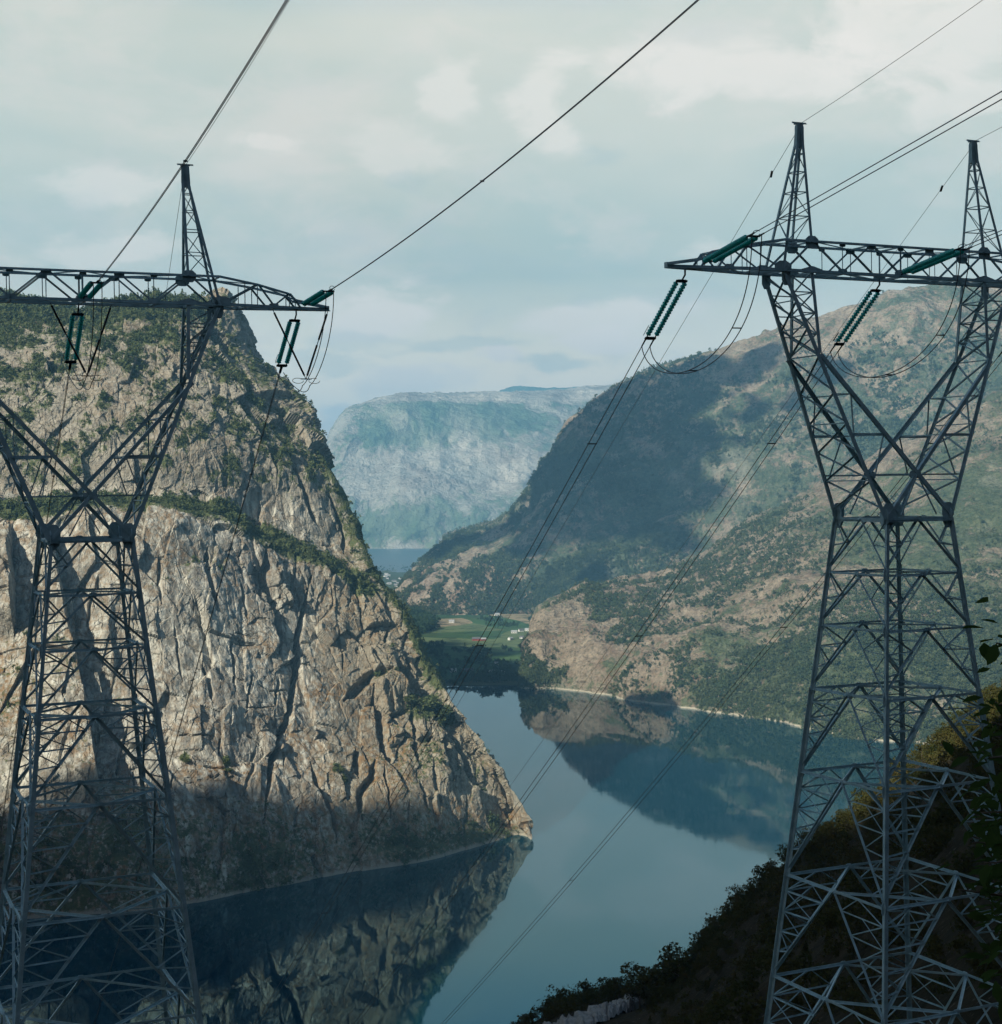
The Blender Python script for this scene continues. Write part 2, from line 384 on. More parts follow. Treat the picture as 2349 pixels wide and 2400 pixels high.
# big features of the face: grooves and steps, (points, half width, depth)
wob = 4 * fbm(P, 16, 4, 81, gain=.65)
pxw, pyw = px + wob, py + 3 * fbm(P, 16, 3, 82)
GROOVES = [
    ([(592, 1096), (572, 1198), (567, 1273), (548, 1373), (530, 1400), (515, 1463), (500, 1563)], 5.5, 13),
    ([(396, 1040), (390, 1090), (408, 1165)], 5, 9), ([(385, 1258), (394, 1300), (402, 1338)], 3.5, 5),
    ([(505, 1040), (512, 1110), (530, 1170), (532, 1243)], 8, 10), ([(490, 1075), (500, 1120)], 7, 8),
    ([(592, 1446), (606, 1500), (628, 1545), (640, 1600)], 5, 7), ([(655, 1330), (700, 1288), (745, 1270)], 9, 13),
    ([(712, 1300), (722, 1350), (735, 1420), (752, 1460)], 7, 12), ([(678, 1420), (684, 1476)], 5, 8), ([(716, 1440), (708, 1480), (688, 1500), (684, 1560)], 7, 9),
    ([(760, 1262), (800, 1300), (822, 1325)], 13, 13), ([(843, 1392), (848, 1440), (862, 1495)], 6, 9), ([(868, 1400), (888, 1440), (900, 1490)], 6, 10),
    ([(785, 1330), (792, 1400), (800, 1450)], 4, 7), ([(640, 1180), (700, 1225), (742, 1290)], 3, 4), ([(930, 1440), (955, 1500), (975, 1560)], 4, 6),
    ([(300, 1060), (306, 1150)], 3.5, 5), ([(455, 1100), (470, 1180)], 3, 4), ([(330, 1180), (345, 1300)], 2.5, 3), ([(250, 1100), (262, 1200)], 2.5, 3),
    ([(440, 1200), (446, 1320)], 2.5, 4), ([(660, 1080), (690, 1140)], 3, 5), ([(620, 930), (645, 1010), (652, 1060)], 4, 7), ([(820, 1455), (835, 1530)], 3, 5), ([(560, 880), (585, 960), (600, 1000)], 4, 6),
]
_r = random.Random(77)
for k in range(26):
    x_, y_ = _r.uniform(120, 900), _r.uniform(1000, 1560); L_ = _r.uniform(25, 120); sl_ = _r.gauss(-.08, .16)
    if x_ > np.interp(y_, [1000, 1560], [640, 960]): continue
    pts = [(x_, y_)]
    for q in range(4): pts.append((pts[-1][0] + sl_ * L_ / 4 + _r.gauss(0, 2.5), pts[-1][1] + L_ / 4))
    GROOVES.append((pts, _r.uniform(1.3, 3.2), _r.uniform(2.5, 7)))
for k in range(30):
    x_, y_ = _r.uniform(150, 800), _r.uniform(1020, 1500); L_ = _r.uniform(20, 70)
    pts = [(x_, y_), (x_ + L_ * .4, y_ + _r.gauss(4, 5)), (x_ + L_, y_ + _r.gauss(8, 8))]
    GROOVES.append((pts, _r.uniform(1.2, 2.2), _r.uniform(1.5, 3.5)))
for pts, hw, dep in GROOVES:
    m = (px > min(a for a, b in pts) - 60) & (px < max(a for a, b in pts) + 60) & (py > min(b for a, b in pts) - 60) & (py < max(b for a, b in pts) + 60)
    d, t, s = seg_dist(pxw[m], pyw[m], pts)
    tap = np.clip(np.minimum(t, 1 - t) * 6, .25, 1)
    disp[m] -= dep * np.exp(-(d / (hw * tap)) ** 4) * np.clip(tap, .5, 1)
# steps: everything left of the line stands proud, its east wall throws the slanting shadows
for pts, hgt, reach in ([[(97, 1015), (114, 1110), (128, 1190), (143, 1255), (156, 1315), (168, 1390), (184, 1500)], 27, 140], [[(18, 1000), (27, 1100), (30, 1195)], 26, 80],
                        [[(742, 1235), (752, 1275), (770, 1310)], 12, 50], [[(212, 1130), (206, 1190), (216, 1260)], 8, 30], [[(838, 1395), (842, 1440), (858, 1480)], 8, 30]):
    d, t, s = seg_dist(px + 1.0 * wob, py + .8 * wob, pts)
    y0, y1 = pts[0][1], pts[-1][1]
    ends = sstep(y0 - 25, y0 + 60, py) * sstep(y1 + 30, y1 - 10, py)
    k = np.where(s > 0, 0., np.exp(-(d / reach) ** 2)) * ends
    k = np.where((s > 0) & (d < 5), (1 - d / 5) * ends, k)
    grow = .45 + .55 * sstep(y0, y1, py)
    disp += hgt * k * grow
disp *= front
edge_col = sstep(.9, .99, np.linspace(0, 1, P.shape[1]))[None, :]
skyl = sstep(.80, .88, np.linspace(0, 1, P.shape[1]))[None, :] * sstep(930, 880, py)
_a, _b, idv = worley(P, 26, (1, 1, .45), 47); disp += skyl * (idv - .5) * 14
P = P + NRM * (disp * (1 - .5 * edge_col * (1 - skyl)))[..., None]
P[:2, :, 2] = np.minimum(P[:2, :, 2], -4)
nn = normals(P); nn = nn if nn[300, 400, 1] < 0 else -nn
upn = nn[..., 2]
band, tb, sb = seg_dist(px, py, [(-200, 965), (60, 975), (200, 958), (330, 962), (420, 972), (500, 1015), (560, 1048), (640, 1078), (700, 1120)])
bandw = 20 + 7 * fbm(P, 50, 3, 92)
veg = .98 * np.clip(1.35 - band / bandw, 0, 1)
ux = sstep(955, 900, py - .12 * np.clip(px - 350, 0, 400))
veg = np.maximum(veg, ux * (.44 + .34 * fbm(P, 45, 4, 93) + .55 * fbm(P, 13, 3, 193) + .30 * (upn - .5)))
veg = np.maximum(veg, sstep(640, 600, py) * sstep(420, 380, px) * .8)
fr = sstep(30, 0, np.abs(px - np.interp(py, [800, 917, 981, 1080, 1161, 1219, 1282, 1330], [588, 640, 668, 706, 772, 795, 822, 850]))) * sstep(850, 900, py) * sstep(1340, 1290, py)
veg = np.maximum(veg, fr * .85)
tri = sstep(0, 60, px - np.interp(py, [900, 1000, 1100, 1200], [560, 590, 640, 760])) * sstep(880, 930, py) * sstep(1200, 1120, py)
veg = np.maximum(veg, tri * (.45 + .4 * fbm(P, 40, 3, 94)))
low = sstep(980, 1040, py)
veg = np.maximum(veg, low * (.18 + .30 * sstep(1500, 1600, py) + .55 * (upn - .45) + .35 * fbm(P, 60, 4, 95)))  # term near the waterline adds brush that deepens the foot's shade in colour
for cx, cy, rr in ((812, 1338, 36), (640, 1462, 12), (655, 1480, 10), (350, 1440, 10), (430, 1450, 10), (850, 1365, 22), (945, 1560, 14), (480, 1640, 25)):
    veg = np.maximum(veg, 1.1 * np.exp(-((px - cx) ** 2 + ((py - cy) * 1.1) ** 2) / rr ** 2))
brown = .38 + .8 * fbm(P, 55, 4, 96) + .5 * (upn - .4)
for cx, cy, rx, ry, a in ((420, 1470, 90, 24, .9), (620, 1320, 60, 35, .8), (150, 1230, 40, 90, .7), (700, 1420, 90, 26, .4), (380, 1390, 90, 30, .5), (850, 1540, 60, 60, .4), (560, 1590, 140, 50, .4), (640, 1270, 60, 20, .4), (150, 1420, 50, 60, .6)):
    brown = np.maximum(brown, a * np.exp(-((px - cx) / rx) ** 2 - ((py - cy) / ry) ** 2) + .2)
brown = np.clip(brown, 0, 1) * (1 - .45 * ux)
# bright shore strip
CL = P
me = np_mesh('cliff', P.reshape(-1, 3), grid_faces(P.shape[0], P.shape[1]), M_CLIFF, False, {'ochre': np.clip(sstep(560, 680, px + 25 * fbm(P, 60, 3, 98)) * (1 - ux) + .25 * fbm(P, 90, 3, 99), 0, 1).ravel(), 'veg': np.clip(veg, 0, 1).ravel(), 'brown': np.clip(brown + .35 * sstep(1490, 1560, py), 0, 1).ravel(), 'brush': np.clip(ux * .9 + .25 * sstep(1000, 1200, py) * 0, 0, 1).ravel(), 'pale': np.clip(smooth * (1 - ux), 0, 1).ravel()})  # low brown term paints the shadow band at the foot darker
link(bpy.data.objects.new('cliff', me), kind='structure')
CL_PX, CL_PY, CL_VEG_SHADE, CL_UP = px, py, veg, upn
print('cliff', time.time() - T0)

# ------------------------------------------------------------------ generic mountain sheet
def massif(name, ctrl, mat, nr, nc, amps, veg_shade_f, scarf, wrap_left=None, back=None, wr=None, wc=None, seed=100, kind='structure', fade_rows=.06):
    G = np.array([[U(*p) for p in r] for r in ctrl])
    if wrap_left is not None:
        L = G[:, :1].copy(); L[..., 1] += wrap_left[0]; L[..., 0] = (G[:, :1, 0] / G[:, :1, 1]) * L[..., 1] + wrap_left[1]
        L[..., 2] = (G[:, :1, 2]) * wrap_left[2]
        G = np.concatenate([L, G], 1)
        if wc is not None: wc = [1.] + list(wc)
    if back is not None:
        for d, f, dz in back:
            B = G[-1:].copy(); B[..., 1] += d; B[..., 0] *= B[..., 1] / (B[..., 1] - d); B[..., 2] = B[..., 2] * f + dz
            G = np.concatenate([G, B], 0)
            if wr is not None: wr = list(wr) + [.4]
    foot = G[:1].copy(); foot[..., 2] -= 40; foot[..., 1] -= 10
    G = np.concatenate([foot, G], 0)
    if wr is not None: wr = [.3] + list(wr)
    G = cr_resample(cr_resample(G, nr, 0, wr), nc, 1, wc)
    n = normals(G); n = n if n[nr // 2, nc // 2, 1] < 0 else -n
    px, py = proj_d(G)
    f = sstep(0.01, fade_rows, np.linspace(0, 1, nr))[:, None]
    k = 0
    for i, (sz, amp, rd, mode) in enumerate(amps):
        d = amp * fbm(G, sz, 5, seed + i * 10, ridged=rd) * f
        if mode == 'y': G = G + np.stack([0 * d, -d, 0 * d], -1)
        else: G = G + n * d[..., None]
    n2 = normals(G); n2 = n2 if n2[nr // 2, nc // 2, 1] < 0 else -n2
    me = np_mesh(name, G.reshape(-1, 3), grid_faces(nr, nc), mat, True, {'veg': veg_shade_f(G, px, py, n2[..., 2]).ravel(), 'scar': scarf(G, px, py, n2[..., 2]).ravel()})  # 'veg' holds vegetation and, on the far mountain, painted shade
    o = bpy.data.objects.new(name, me); link(o, kind=kind); return G, px, py
xs = [745, 800, 900, 1000, 1100, 1250, 1450, 1700, 2000, 2400]
r0 = list(zip(xs, [1150, 1165, 1172, 1168, 1150, 1140, 1120, 1100, 1080, 1080], [4050, 3830, 3740, 3780, 3700, 3600, 3500, 3500, 3500, 3500]))
r1 = list(zip([775, 825, 905, 1000, 1100, 1250, 1450, 1700, 2000, 2400], [1112, 1100, 1095, 1095, 1090, 1070, 1000, 950, 900, 850], [4130, 3960, 3840, 3850, 3800, 3700, 3680, 3650, 3650, 3600]))
r2 = list(zip([808, 858, 938, 1010, 1100, 1250, 1450, 1700, 2000, 2400], [1080, 1062, 1040, 1010, 985, 960, 880, 820, 780, 740], [4260, 4180, 4050, 4000, 3950, 3880, 3830, 3800, 3800, 3700]))
r3 = list(zip([838, 888, 962, 1028, 1110, 1260, 1460, 1720, 2000, 2400], [1056, 1035, 1005, 950, 895, 850, 780, 710, 680, 640], [4380, 4320, 4220, 4150, 4090, 4050, 4000, 3950, 3900, 3800]))
r4 = list(zip([850, 900, 965, 1045, 1100, 1260, 1480, 1700, 1904, 2400], [1040, 1013, 978, 886, 800, 706, 638, 570, 540, 500], [4480, 4430, 4380, 4330, 4330, 4330, 4250, 4200, 4200, 4100]))
def blob(px, py, L):
    r = 0
    for cx, cy, rx, ry, a in L: r = r + a * np.exp(-((px - cx) / rx) ** 2 - ((py - cy) / ry) ** 2)
    return r
MB, MBx, MBy = massif('mountain', [r0, r1, r2, r3, r4], M_BIG, 720, 900, [(700, 75, True, 'y'), (230, 26, True, 'n'), (75, 7.5, True, 'n'), (26, 3., True, 'n')],
       lambda G, x, y, u: np.clip(.50 + .30 * fbm(G, 500, 3, 5) + blob(x, y, [(1100, 1110, 90, 40, .4), (1280, 900, 200, 200, .15), (860, 1130, 110, 40, -.30), (1600, 640, 200, 50, -.1), (1880, 950, 90, 200, .3), (1700, 850, 90, 60, .3), (1430, 900, 150, 90, -.15)]), 0, 1),
       lambda G, x, y, u: np.clip(.3 + .5 * fbm(G, 400, 3, 6), 0, 1),
       wrap_left=(800, 70, .75), back=[(500, .93, 0), (2500, .6, 0)], wr=[1.2, 1.5, 2, 2], seed=100)
xs = [995, 1060, 1167, 1330, 1450, 1600, 1800, 2000, 2400]
fy = [1302, 1307, 1321, 1346, 1366, 1402, 1412, 1420, 1430]
fD = on_z(np.array(xs, float), np.array(fy, float), 0.5)
q0 = list(zip(xs, fy, fD))
q1 = list(zip([998, 1060, 1160, 1320, 1450, 1600, 1800, 2000, 2400], [1268, 1262, 1262, 1275, 1280, 1300, 1305, 1300, 1300], fD + np.array([25, 30, 40, 70, 90, 110, 130, 140, 150])))
q2 = list(zip([1008, 1066, 1165, 1320, 1450, 1600, 1800, 2000, 2400], [1218, 1200, 1190, 1180, 1160, 1140, 1120, 1100, 1080], fD + np.array([70, 110, 180, 280, 360, 420, 470, 500, 550])))
q3 = list(zip([1040, 1085, 1170, 1300, 1430, 1580, 1780, 2000, 2400], [1172, 1142, 1118, 1080, 1010, 930, 820, 740, 660], [2620, 2700, 2800, 2920, 3000, 3050, 3080, 3100, 3100]))
MH, MHx, MHy = massif('hillside', [q0, q1, q2, q3], M_NEARHILL, 640, 900, [(300, 24, True, 'n'), (95, 9, True, 'n'), (32, 4., True, 'n'), (11, 1.8, True, 'n')],
       lambda G, x, y, u: np.clip(.36 + .28 * fbm(G, 260, 4, 7) + blob(x, y, [(1700, 1250, 260, 130, .42), (1900, 1000, 200, 300, .3), (1100, 1240, 80, 60, -.3), (1050, 1160, 60, 20, .25), (1330, 1100, 200, 60, -.15)]), 0, 1),
       lambda G, x, y, u: np.clip(blob(x, y, [(1080, 1235, 90, 45, 1.), (1290, 1270, 60, 30, .6)]) + .2, 0, 1),
       wrap_left=(300, 60, .8), back=[(260, .9, -10), (600, .5, 0)], wr=[1, 2, 2.5], seed=200, fade_rows=.04)
xs = [540, 600, 648, 700, 800, 900, 1050, 1200, 1500, 1900]
zf = -50.
b0 = [(x, 1040, on_z(float(x), 1040., zf)) for x in xs]
b1 = list(zip(xs, [985, 975, 955, 950, 945, 950, 955, 960, 960, 960], [9500] * 10))
b2 = list(zip([540, 596, 650, 700, 800, 900, 1050, 1200, 1500, 1900], [930, 915, 885, 872, 862, 862, 860, 860, 860, 860], [10100, 10000, 9900, 9900, 9950, 10000, 10100, 10150, 10200, 10200]))
b3 = list(zip([540, 606, 644, 695, 780, 880, 1040, 1180, 1500, 1900], [900, 893, 804, 774, 762, 764, 758, 752, 750, 750], [10500, 10500, 10250, 10350, 10500, 10700, 11200, 11400, 11500, 11500]))
b4 = list(zip([540, 606, 650, 700, 780, 870, 1010, 1180, 1500, 1900], [898, 888, 800, 776, 757, 754, 752, 737, 729, 735], [11500, 11500, 11300, 11600, 12000, 12200, 12600, 12800, 13000, 13000]))
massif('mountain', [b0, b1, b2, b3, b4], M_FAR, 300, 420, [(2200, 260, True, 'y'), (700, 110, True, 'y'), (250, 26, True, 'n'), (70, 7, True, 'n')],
       lambda G, x, y, u: np.clip(.42 + .35 * fbm(G, 1200, 4, 8) + blob(x, y, [(830, 815, 110, 45, .9), (700, 1000, 90, 30, .4), (900, 980, 200, 40, .2), (760, 900, 60, 40, -.4), (900, 880, 120, 40, -.4)]) - .5 * sstep(775, 760, y), 0, 1),  # first blob paints the shade of a steep face as dark green
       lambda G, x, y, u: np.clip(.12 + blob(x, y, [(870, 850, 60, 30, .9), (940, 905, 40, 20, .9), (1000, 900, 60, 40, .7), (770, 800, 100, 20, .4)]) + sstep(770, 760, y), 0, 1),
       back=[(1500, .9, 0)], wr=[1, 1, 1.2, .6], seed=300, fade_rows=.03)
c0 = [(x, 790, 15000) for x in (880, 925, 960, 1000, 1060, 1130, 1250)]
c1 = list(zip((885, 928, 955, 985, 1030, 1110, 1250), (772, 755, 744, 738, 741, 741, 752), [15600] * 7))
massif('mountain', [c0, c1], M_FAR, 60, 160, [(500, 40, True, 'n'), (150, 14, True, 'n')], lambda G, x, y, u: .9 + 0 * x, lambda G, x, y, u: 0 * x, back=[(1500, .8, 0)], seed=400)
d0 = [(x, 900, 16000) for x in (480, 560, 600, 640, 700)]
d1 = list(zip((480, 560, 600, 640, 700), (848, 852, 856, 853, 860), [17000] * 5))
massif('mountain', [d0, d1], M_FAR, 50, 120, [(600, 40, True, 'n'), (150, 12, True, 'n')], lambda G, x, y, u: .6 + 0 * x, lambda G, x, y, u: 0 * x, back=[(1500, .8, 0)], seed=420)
# wooded hill behind the cliff top, far left
e0 = [(x, 660, 1660) for x in (-400, -200, -60, 40, 110, 150, 190)]
e1 = list(zip((-400, -200, -60, 40, 100, 150, 190), (560, 562, 570, 582, 594, 612, 650), [1740] * 7))
HILL = massif('hillside', [e0, e1], M_NEARHILL, 90, 160, [(120, 8, True, 'n'), (30, 3, True, 'n')], lambda G, x, y, u: 1. + 0 * x, lambda G, x, y, u: 0 * x, back=[(200, .7, 0)], seed=440)
print('massifs', time.time() - T0)

# ------------------------------------------------------------------ valley floor
nx, ny = 200, 300
X, Y = np.meshgrid(np.linspace(-1500, 1100, nx), np.concatenate([np.linspace(2385, 3600, 160), np.linspace(3610, 7400, 140)]))
P = np.stack([X, Y, 0 * X], -1)
shore = 2402 + 14 * fbm(P, 70, 3, 501)
Z = -3 + 6 * sstep(0, 14, Y - shore) - 55 * sstep(2700, 7000, Y) + 6 * fbm(P, 220, 3, 502) * sstep(2440, 2700, Y) + 1.2 * fbm(P, 30, 3, 503) * sstep(2420, 2500, Y)
Z += 45 * np.exp(-((X + 560) / 150) ** 2 - ((Y - 5600) / 500) ** 2) + 60 * np.exp(-((X + 850) / 260) ** 2 - ((Y - 6300) / 300) ** 2)
Z = Z - 14 * sstep(7050, 7250, Y)
P[..., 2] = Z
wild = np.clip(sstep(2440, 2410, Y) + sstep(60, 140, X - (Y - 2400) * .12) + .6 * sstep(4300, 5200, Y) + .4 * np.clip(fbm(P, 160, 3, 504), 0, 1), 0, 1)
me = np_mesh('valley_ground', P.reshape(-1, 3), grid_faces(ny, nx), M_FIELD, True, {'wild': wild.ravel()})
link(bpy.data.objects.new('valley_ground', me), kind='structure')
def valley_z(x, y):
    i = np.abs(Y[:, 0] - y).argmin(); j = np.abs(X[0] - x).argmin(); return Z[i, j]

# ------------------------------------------------------------------ near hillside (towers and camera stand on it)
def G_near(x, y):
    t = x / np.maximum(y, 30.)
    dl = .026 * np.exp(-((t - .10) / .045) ** 2) + .010 * np.exp(-((t - .2) / .06) ** 2) - .012 * np.exp(-((t - .33) / .05) ** 2)
    z = -20 + .66 * x - .295 * y - np.maximum(y, 0) * dl * sstep(40, 160, y)
    over = np.maximum(0, y - 370 + .1 * x)
    z = z - over ** 2 * .0022 - .25 * over
    z = z + 18.2 * np.exp(-(x ** 2 + y ** 2) / 13. ** 2)
    z = np.where(y < 0, z + .35 * (-y) * sstep(0, 40, -y), z)
    return z + HC
nx, ny = 330, 330
X2, Y2 = np.meshgrid(np.linspace(-330, 560, nx), np.concatenate([np.linspace(-160, 0, 40), np.linspace(2, 420, 220), np.linspace(425, 900, 70)]))
P = np.stack([X2, Y2, G_near(X2, Y2)], -1)
far = sstep(15, 90, np.hypot(X2, Y2))
P[..., 2] += (3.2 * fbm(P, 38, 4, 601) + .9 * fbm(P, 8, 3, 602)) * far
P[..., 2] = np.maximum(P[..., 2], -30)
NEAR = P
me = np_mesh('hillside_ground', P.reshape(-1, 3), grid_faces(ny, nx), M_GROUND, True)
link(bpy.data.objects.new('hillside_ground', me), kind='structure')
def near_z(x, y):
    i = int(np.abs(Y2[:, 0] - y).argmin()); j = int(np.clip(round((x + 330) / 890 * (nx - 1)), 0, nx - 1)); return float(P_near[i, j, 2])
P_near = P

# the mountain the photographer stands on: rises behind and to the left, its shadow lies over the foreground
TE = .625
aS = np.array([-.643, -.766]); pS = np.array([.766, -.643])
qv = np.linspace(-2300, 900, 160); av = np.linspace(120, 1900, 90)
cq = np.interp(qv, [-2300, -1500, -1100, -983, -946, -883, -800, -757, -731, -687, -643, -600, -360, -270, -200, -178, -150, -110, -60, 300, 900], [150, 260, 380, 520, 563, 655, 605, 562, 540, 490, 430, 385, 375, 430, 436, 424, 411, 424, 435, 440, 420])
QQ, AA = np.meshgrid(qv, av)
top = cq[None, :] + TE * 900
base = np.where(QQ > -420, 285., -30.)
base = -30 + 315 * sstep(-650, -350, QQ)
Zr = base + (top - base) * np.clip((AA - 120) / 780, 0, 1) ** 1.45
Zr = np.where(AA > 900, top - (AA - 900) * .5, Zr)
XR = aS[0] * AA + pS[0] * QQ; YR = aS[1] * AA + pS[1] * QQ
P = np.stack([XR, YR, Zr], -1); P[..., 2] += 22 * fbm(P, 180, 5, 701) * sstep(120, 500, AA) * sstep(900, 600, AA) + 5 * fbm(P, 60, 3, 702)
me = np_mesh('mountain', P.reshape(-1, 3), grid_faces(90, 160), M_NEARHILL, True, {'veg': np.full(P.shape[:2], .6).ravel(), 'scar': np.zeros(P.shape[:2]).ravel()})
link(bpy.data.objects.new('mountain', me), kind='structure')

# rubble bank at the foot of the slope
us = np.linspace(0, 1, 60); ws = np.linspace(0, 1, 14)
edgeT = np.stack([np.interp(us, [0, .3, .6, .85, 1], [1035, 1090, 1140, 1185, 1212]), np.interp(us, [0, .3, .6, .85, 1], [1950, 1932, 1912, 1901, 1899])], -1)
edgeB = np.stack([np.interp(us, [0, .3, .6, .85, 1], [1020, 1110, 1160, 1195, 1214]), np.interp(us, [0, .3, .6, .85, 1], [1975, 1958, 1935, 1915, 1903])], -1)
def hit(x, y):
    for D in np.arange(60, 480, 1.5):
        p = U(x, y, D)
        if G_near(p[0], p[1]) + .5 > p[2]: return p
    return p
PB = np.zeros((14, 60, 3))
for i, w in enumerate(ws):
    for j in range(60):
        q = edgeT[j] * (1 - w) + edgeB[j] * w; PB[i, j] = hit(q[0], q[1])
for i in range(14):
    for j in range(60): PB[i, j, 2] = near_z(PB[i, j, 0], PB[i, j, 1]) + 2.2 * max(0., math.sin(math.pi * i / 13)) ** .5
PB[..., 2] += 1.0 * fbm(PB, 3, 3, 801)
me = np_mesh('rubble_bank', PB.reshape(-1, 3), grid_faces(14, 60), M_ROADROCK, False)
link(bpy.data.objects.new('rubble_bank', me), kind='structure')

# ------------------------------------------------------------------ foliage
def clump_template(nl, leaf, shape, seed):
    r = np.random.default_rng(seed)
    V = []; n = 0
    k = np.arange(nl)
    if shape == 'cone':
        h = r.random(nl) ** 1.3; ang = r.random(nl) * 6.283; rad = (.30 * (1 - h) + .03) * np.sqrt(r.random(nl)) * (1 + .3 * np.sin(ang * 3 + seed))
        c = np.stack([rad * np.cos(ang), rad * np.sin(ang), .08 + h * .92], -1)
    else:
        nb = 7; bc = np.stack([r.normal(0, .20, nb), r.normal(0, .20, nb), .35 + .5 * r.random(nb)], -1); br = .14 + .14 * r.random(nb)
        b = r.integers(0, nb, nl); d = r.normal(size=(nl, 3)); d /= np.linalg.norm(d, axis=1, keepdims=True)
        c = bc[b] + d * (br[b] * r.random(nl) ** .35)[:, None]
        c[:, 2] = np.abs(c[:, 2])
    a = r.normal(size=(nl, 3)); a /= np.linalg.norm(a, axis=1, keepdims=True); b = r.normal(size=(nl, 3)); b -= a * (a * b).sum(1, keepdims=True); b /= np.linalg.norm(b, axis=1, keepdims=True)
    s = leaf * (.6 + .8 * r.random(nl))[:, None]
    return np.stack([c - a * s, c + a * s * .6 + b * s * .8, c + b * -.9 * s + a * s * .3], 1)     # nl,3,3
def bake(name, spots, temps, mat, sizes, squash=None):
    """spots (n,3), all trees of one mass in one mesh"""
    n = len(spots); ti = rng.integers(0, len(temps), n); out = []
    for k, T in enumerate(temps):
        m = np.where(ti == k)[0]
        if not len(m): continue
        a = rng.random(len(m)) * 6.283; c, s = np.cos(a), np.sin(a); sz = sizes[m]
        w = sz * (.8 + .5 * rng.random(len(m)))
        x = (T[None, ..., 0] * c[:, None, None] - T[None, ..., 1] * s[:, None, None]) * w[:, None, None]
        y = (T[None, ..., 0] * s[:, None, None] + T[None, ..., 1] * c[:, None, None]) * w[:, None, None]
        z = T[None, ..., 2] * sz[:, None, None] + 0 * x
        out.append((np.stack([x, y, z], -1) + spots[m][:, None, None, :]).reshape(-1, 3))
    V = np.concatenate(out); return np_mesh(name, V, np.arange(len(V)).reshape(-1, 3), mat, False)
far_t = [clump_template(34, .13, 'cone', s) for s in (1, 2, 3)] + [clump_template(40, .15, 'ball', s) for s in (4, 5, 6)]
# trees on the cliff
r = rng.random(CL_VEG_SHADE.shape)
dens = np.clip(CL_VEG_SHADE - .42, 0, .6) * (1 + 1.2 * fbm(CL, 25, 3, 97))
area_ok = (CL_PX > -60) & (CL_PX < 1000) & (CL_PY > 560) & (CL_PY < 1700)
pr = np.clip(dens, 0, 1) * .13 * (1 + .8 * sstep(900, 850, CL_PY))
pr[int(.93 * 860):] *= 1.0
sel = (r < pr) & area_ok
sp = CL[sel]; vv = CL_VEG_SHADE[sel]
print('cliff trees', len(sp))
if len(sp) > 26000: k = rng.choice(len(sp), 26000, False); sp = sp[k]
sz = 2.4 + 4.8 * rng.random(len(sp)) ** 1.9
me = bake('woodland', sp - [0, 0, .4], far_t, M_FOREST, sz)
o = bpy.data.objects.new('woodland', me); link(o, kind='stuff'); tag(o, 'small pines and birches scattered over the pale cliff and its green ledge', 'woodland')
hp = HILL[0][20:80:1, ::1].reshape(-1, 3); hp = hp[rng.random(len(hp)) < .55]
me = bake('woodland', hp, far_t, M_FOREST, 5 + 5 * rng.random(len(hp)))
o = bpy.data.objects.new('woodland', me); link(o, kind='stuff'); tag(o, 'dark wood on the distant hilltop at the far left', 'woodland')
def massif_trees(G, x, y, n, smin, smax, label, seed, bias):
    ok = np.where(((x > 560) & (x < 1960) & (y > 520) & (y < 1440)).ravel())[0]
    k = rng.choice(ok, n * 3, False); P_ = G.reshape(-1, 3)[k]
    f = fbm(P_, 160, 4, seed) + .6 * fbm(P_, 30, 2, seed + 5) + bias(x.ravel()[k], y.ravel()[k])
    P_ = P_[np.argsort(-f + rng.normal(0, .18, len(f)))[:n]]
    me = bake('woodland', P_ - [0, 0, .5], far_t[:1] + far_t[3:5], M_HILLTREE, smin + (smax - smin) * rng.random(n) ** 2)
    o = bpy.data.objects.new('woodland', me); link(o, kind='stuff'); tag(o, label, 'woodland')
massif_trees(MH, MHx, MHy, 26000, 3, 9, 'scattered birches and brush on the brown hillside right of the lake', 951, lambda x, y: blob(x, y, [(1750, 1250, 300, 160, .6), (1060, 1230, 90, 80, -.8)]))
massif_trees(MB, MBx, MBy, 26000, 6, 14, 'woods scattered over the large mountain on the right', 961, lambda x, y: blob(x, y, [(1120, 1110, 90, 50, .6), (1700, 850, 200, 80, .3)]) - .8 * sstep(700, 600, y))
# scrub on the near slope
mid_t = [clump_template(230, .055, 'ball', s) for s in range(10, 16)] + [clump_template(200, .05, 'cone', 17)]
n = 17000
a = rng.random(n) * 560 - 110; b = 62 + rng.random(n) ** .8 * 400
tt = a / b; keep = (tt > -.10) & (tt < .55)
a, b = a[keep], b[keep]
z = np.array([near_z(x, y) for x, y in zip(a, b)])
sp = np.stack([a, b, z], -1)
qx, qy = proj_d(sp)
dt = np.hypot(sp[:, 0] - 19.7, sp[:, 1] - 80)
keep = (qx < 2060) & (qy < 2100) & (dt > 7)
onb = (qx > 1015) & (qx < 1225) & (qy > np.interp(qx, [1015, 1100, 1225], [1950, 1925, 1893])) 
keep &= ~onb
sp = sp[keep]; 
dd = sp[:, 1]
sz = (1.6 + 2.6 * rng.random(len(sp)) ** 2) * (1 + .25 * (dd > 300))
cap = np.where(dd < 120, 2.2, 9); sz = np.minimum(sz, cap)
print('scrub', len(sp))
me = bake('scrub', sp - [0, 0, .5], mid_t, M_SCRUB, sz)
o = bpy.data.objects.new('scrub', me); link(o, kind='stuff'); tag(o, 'dark birch scrub and heather covering the shaded slope below the right pylon', 'scrub')
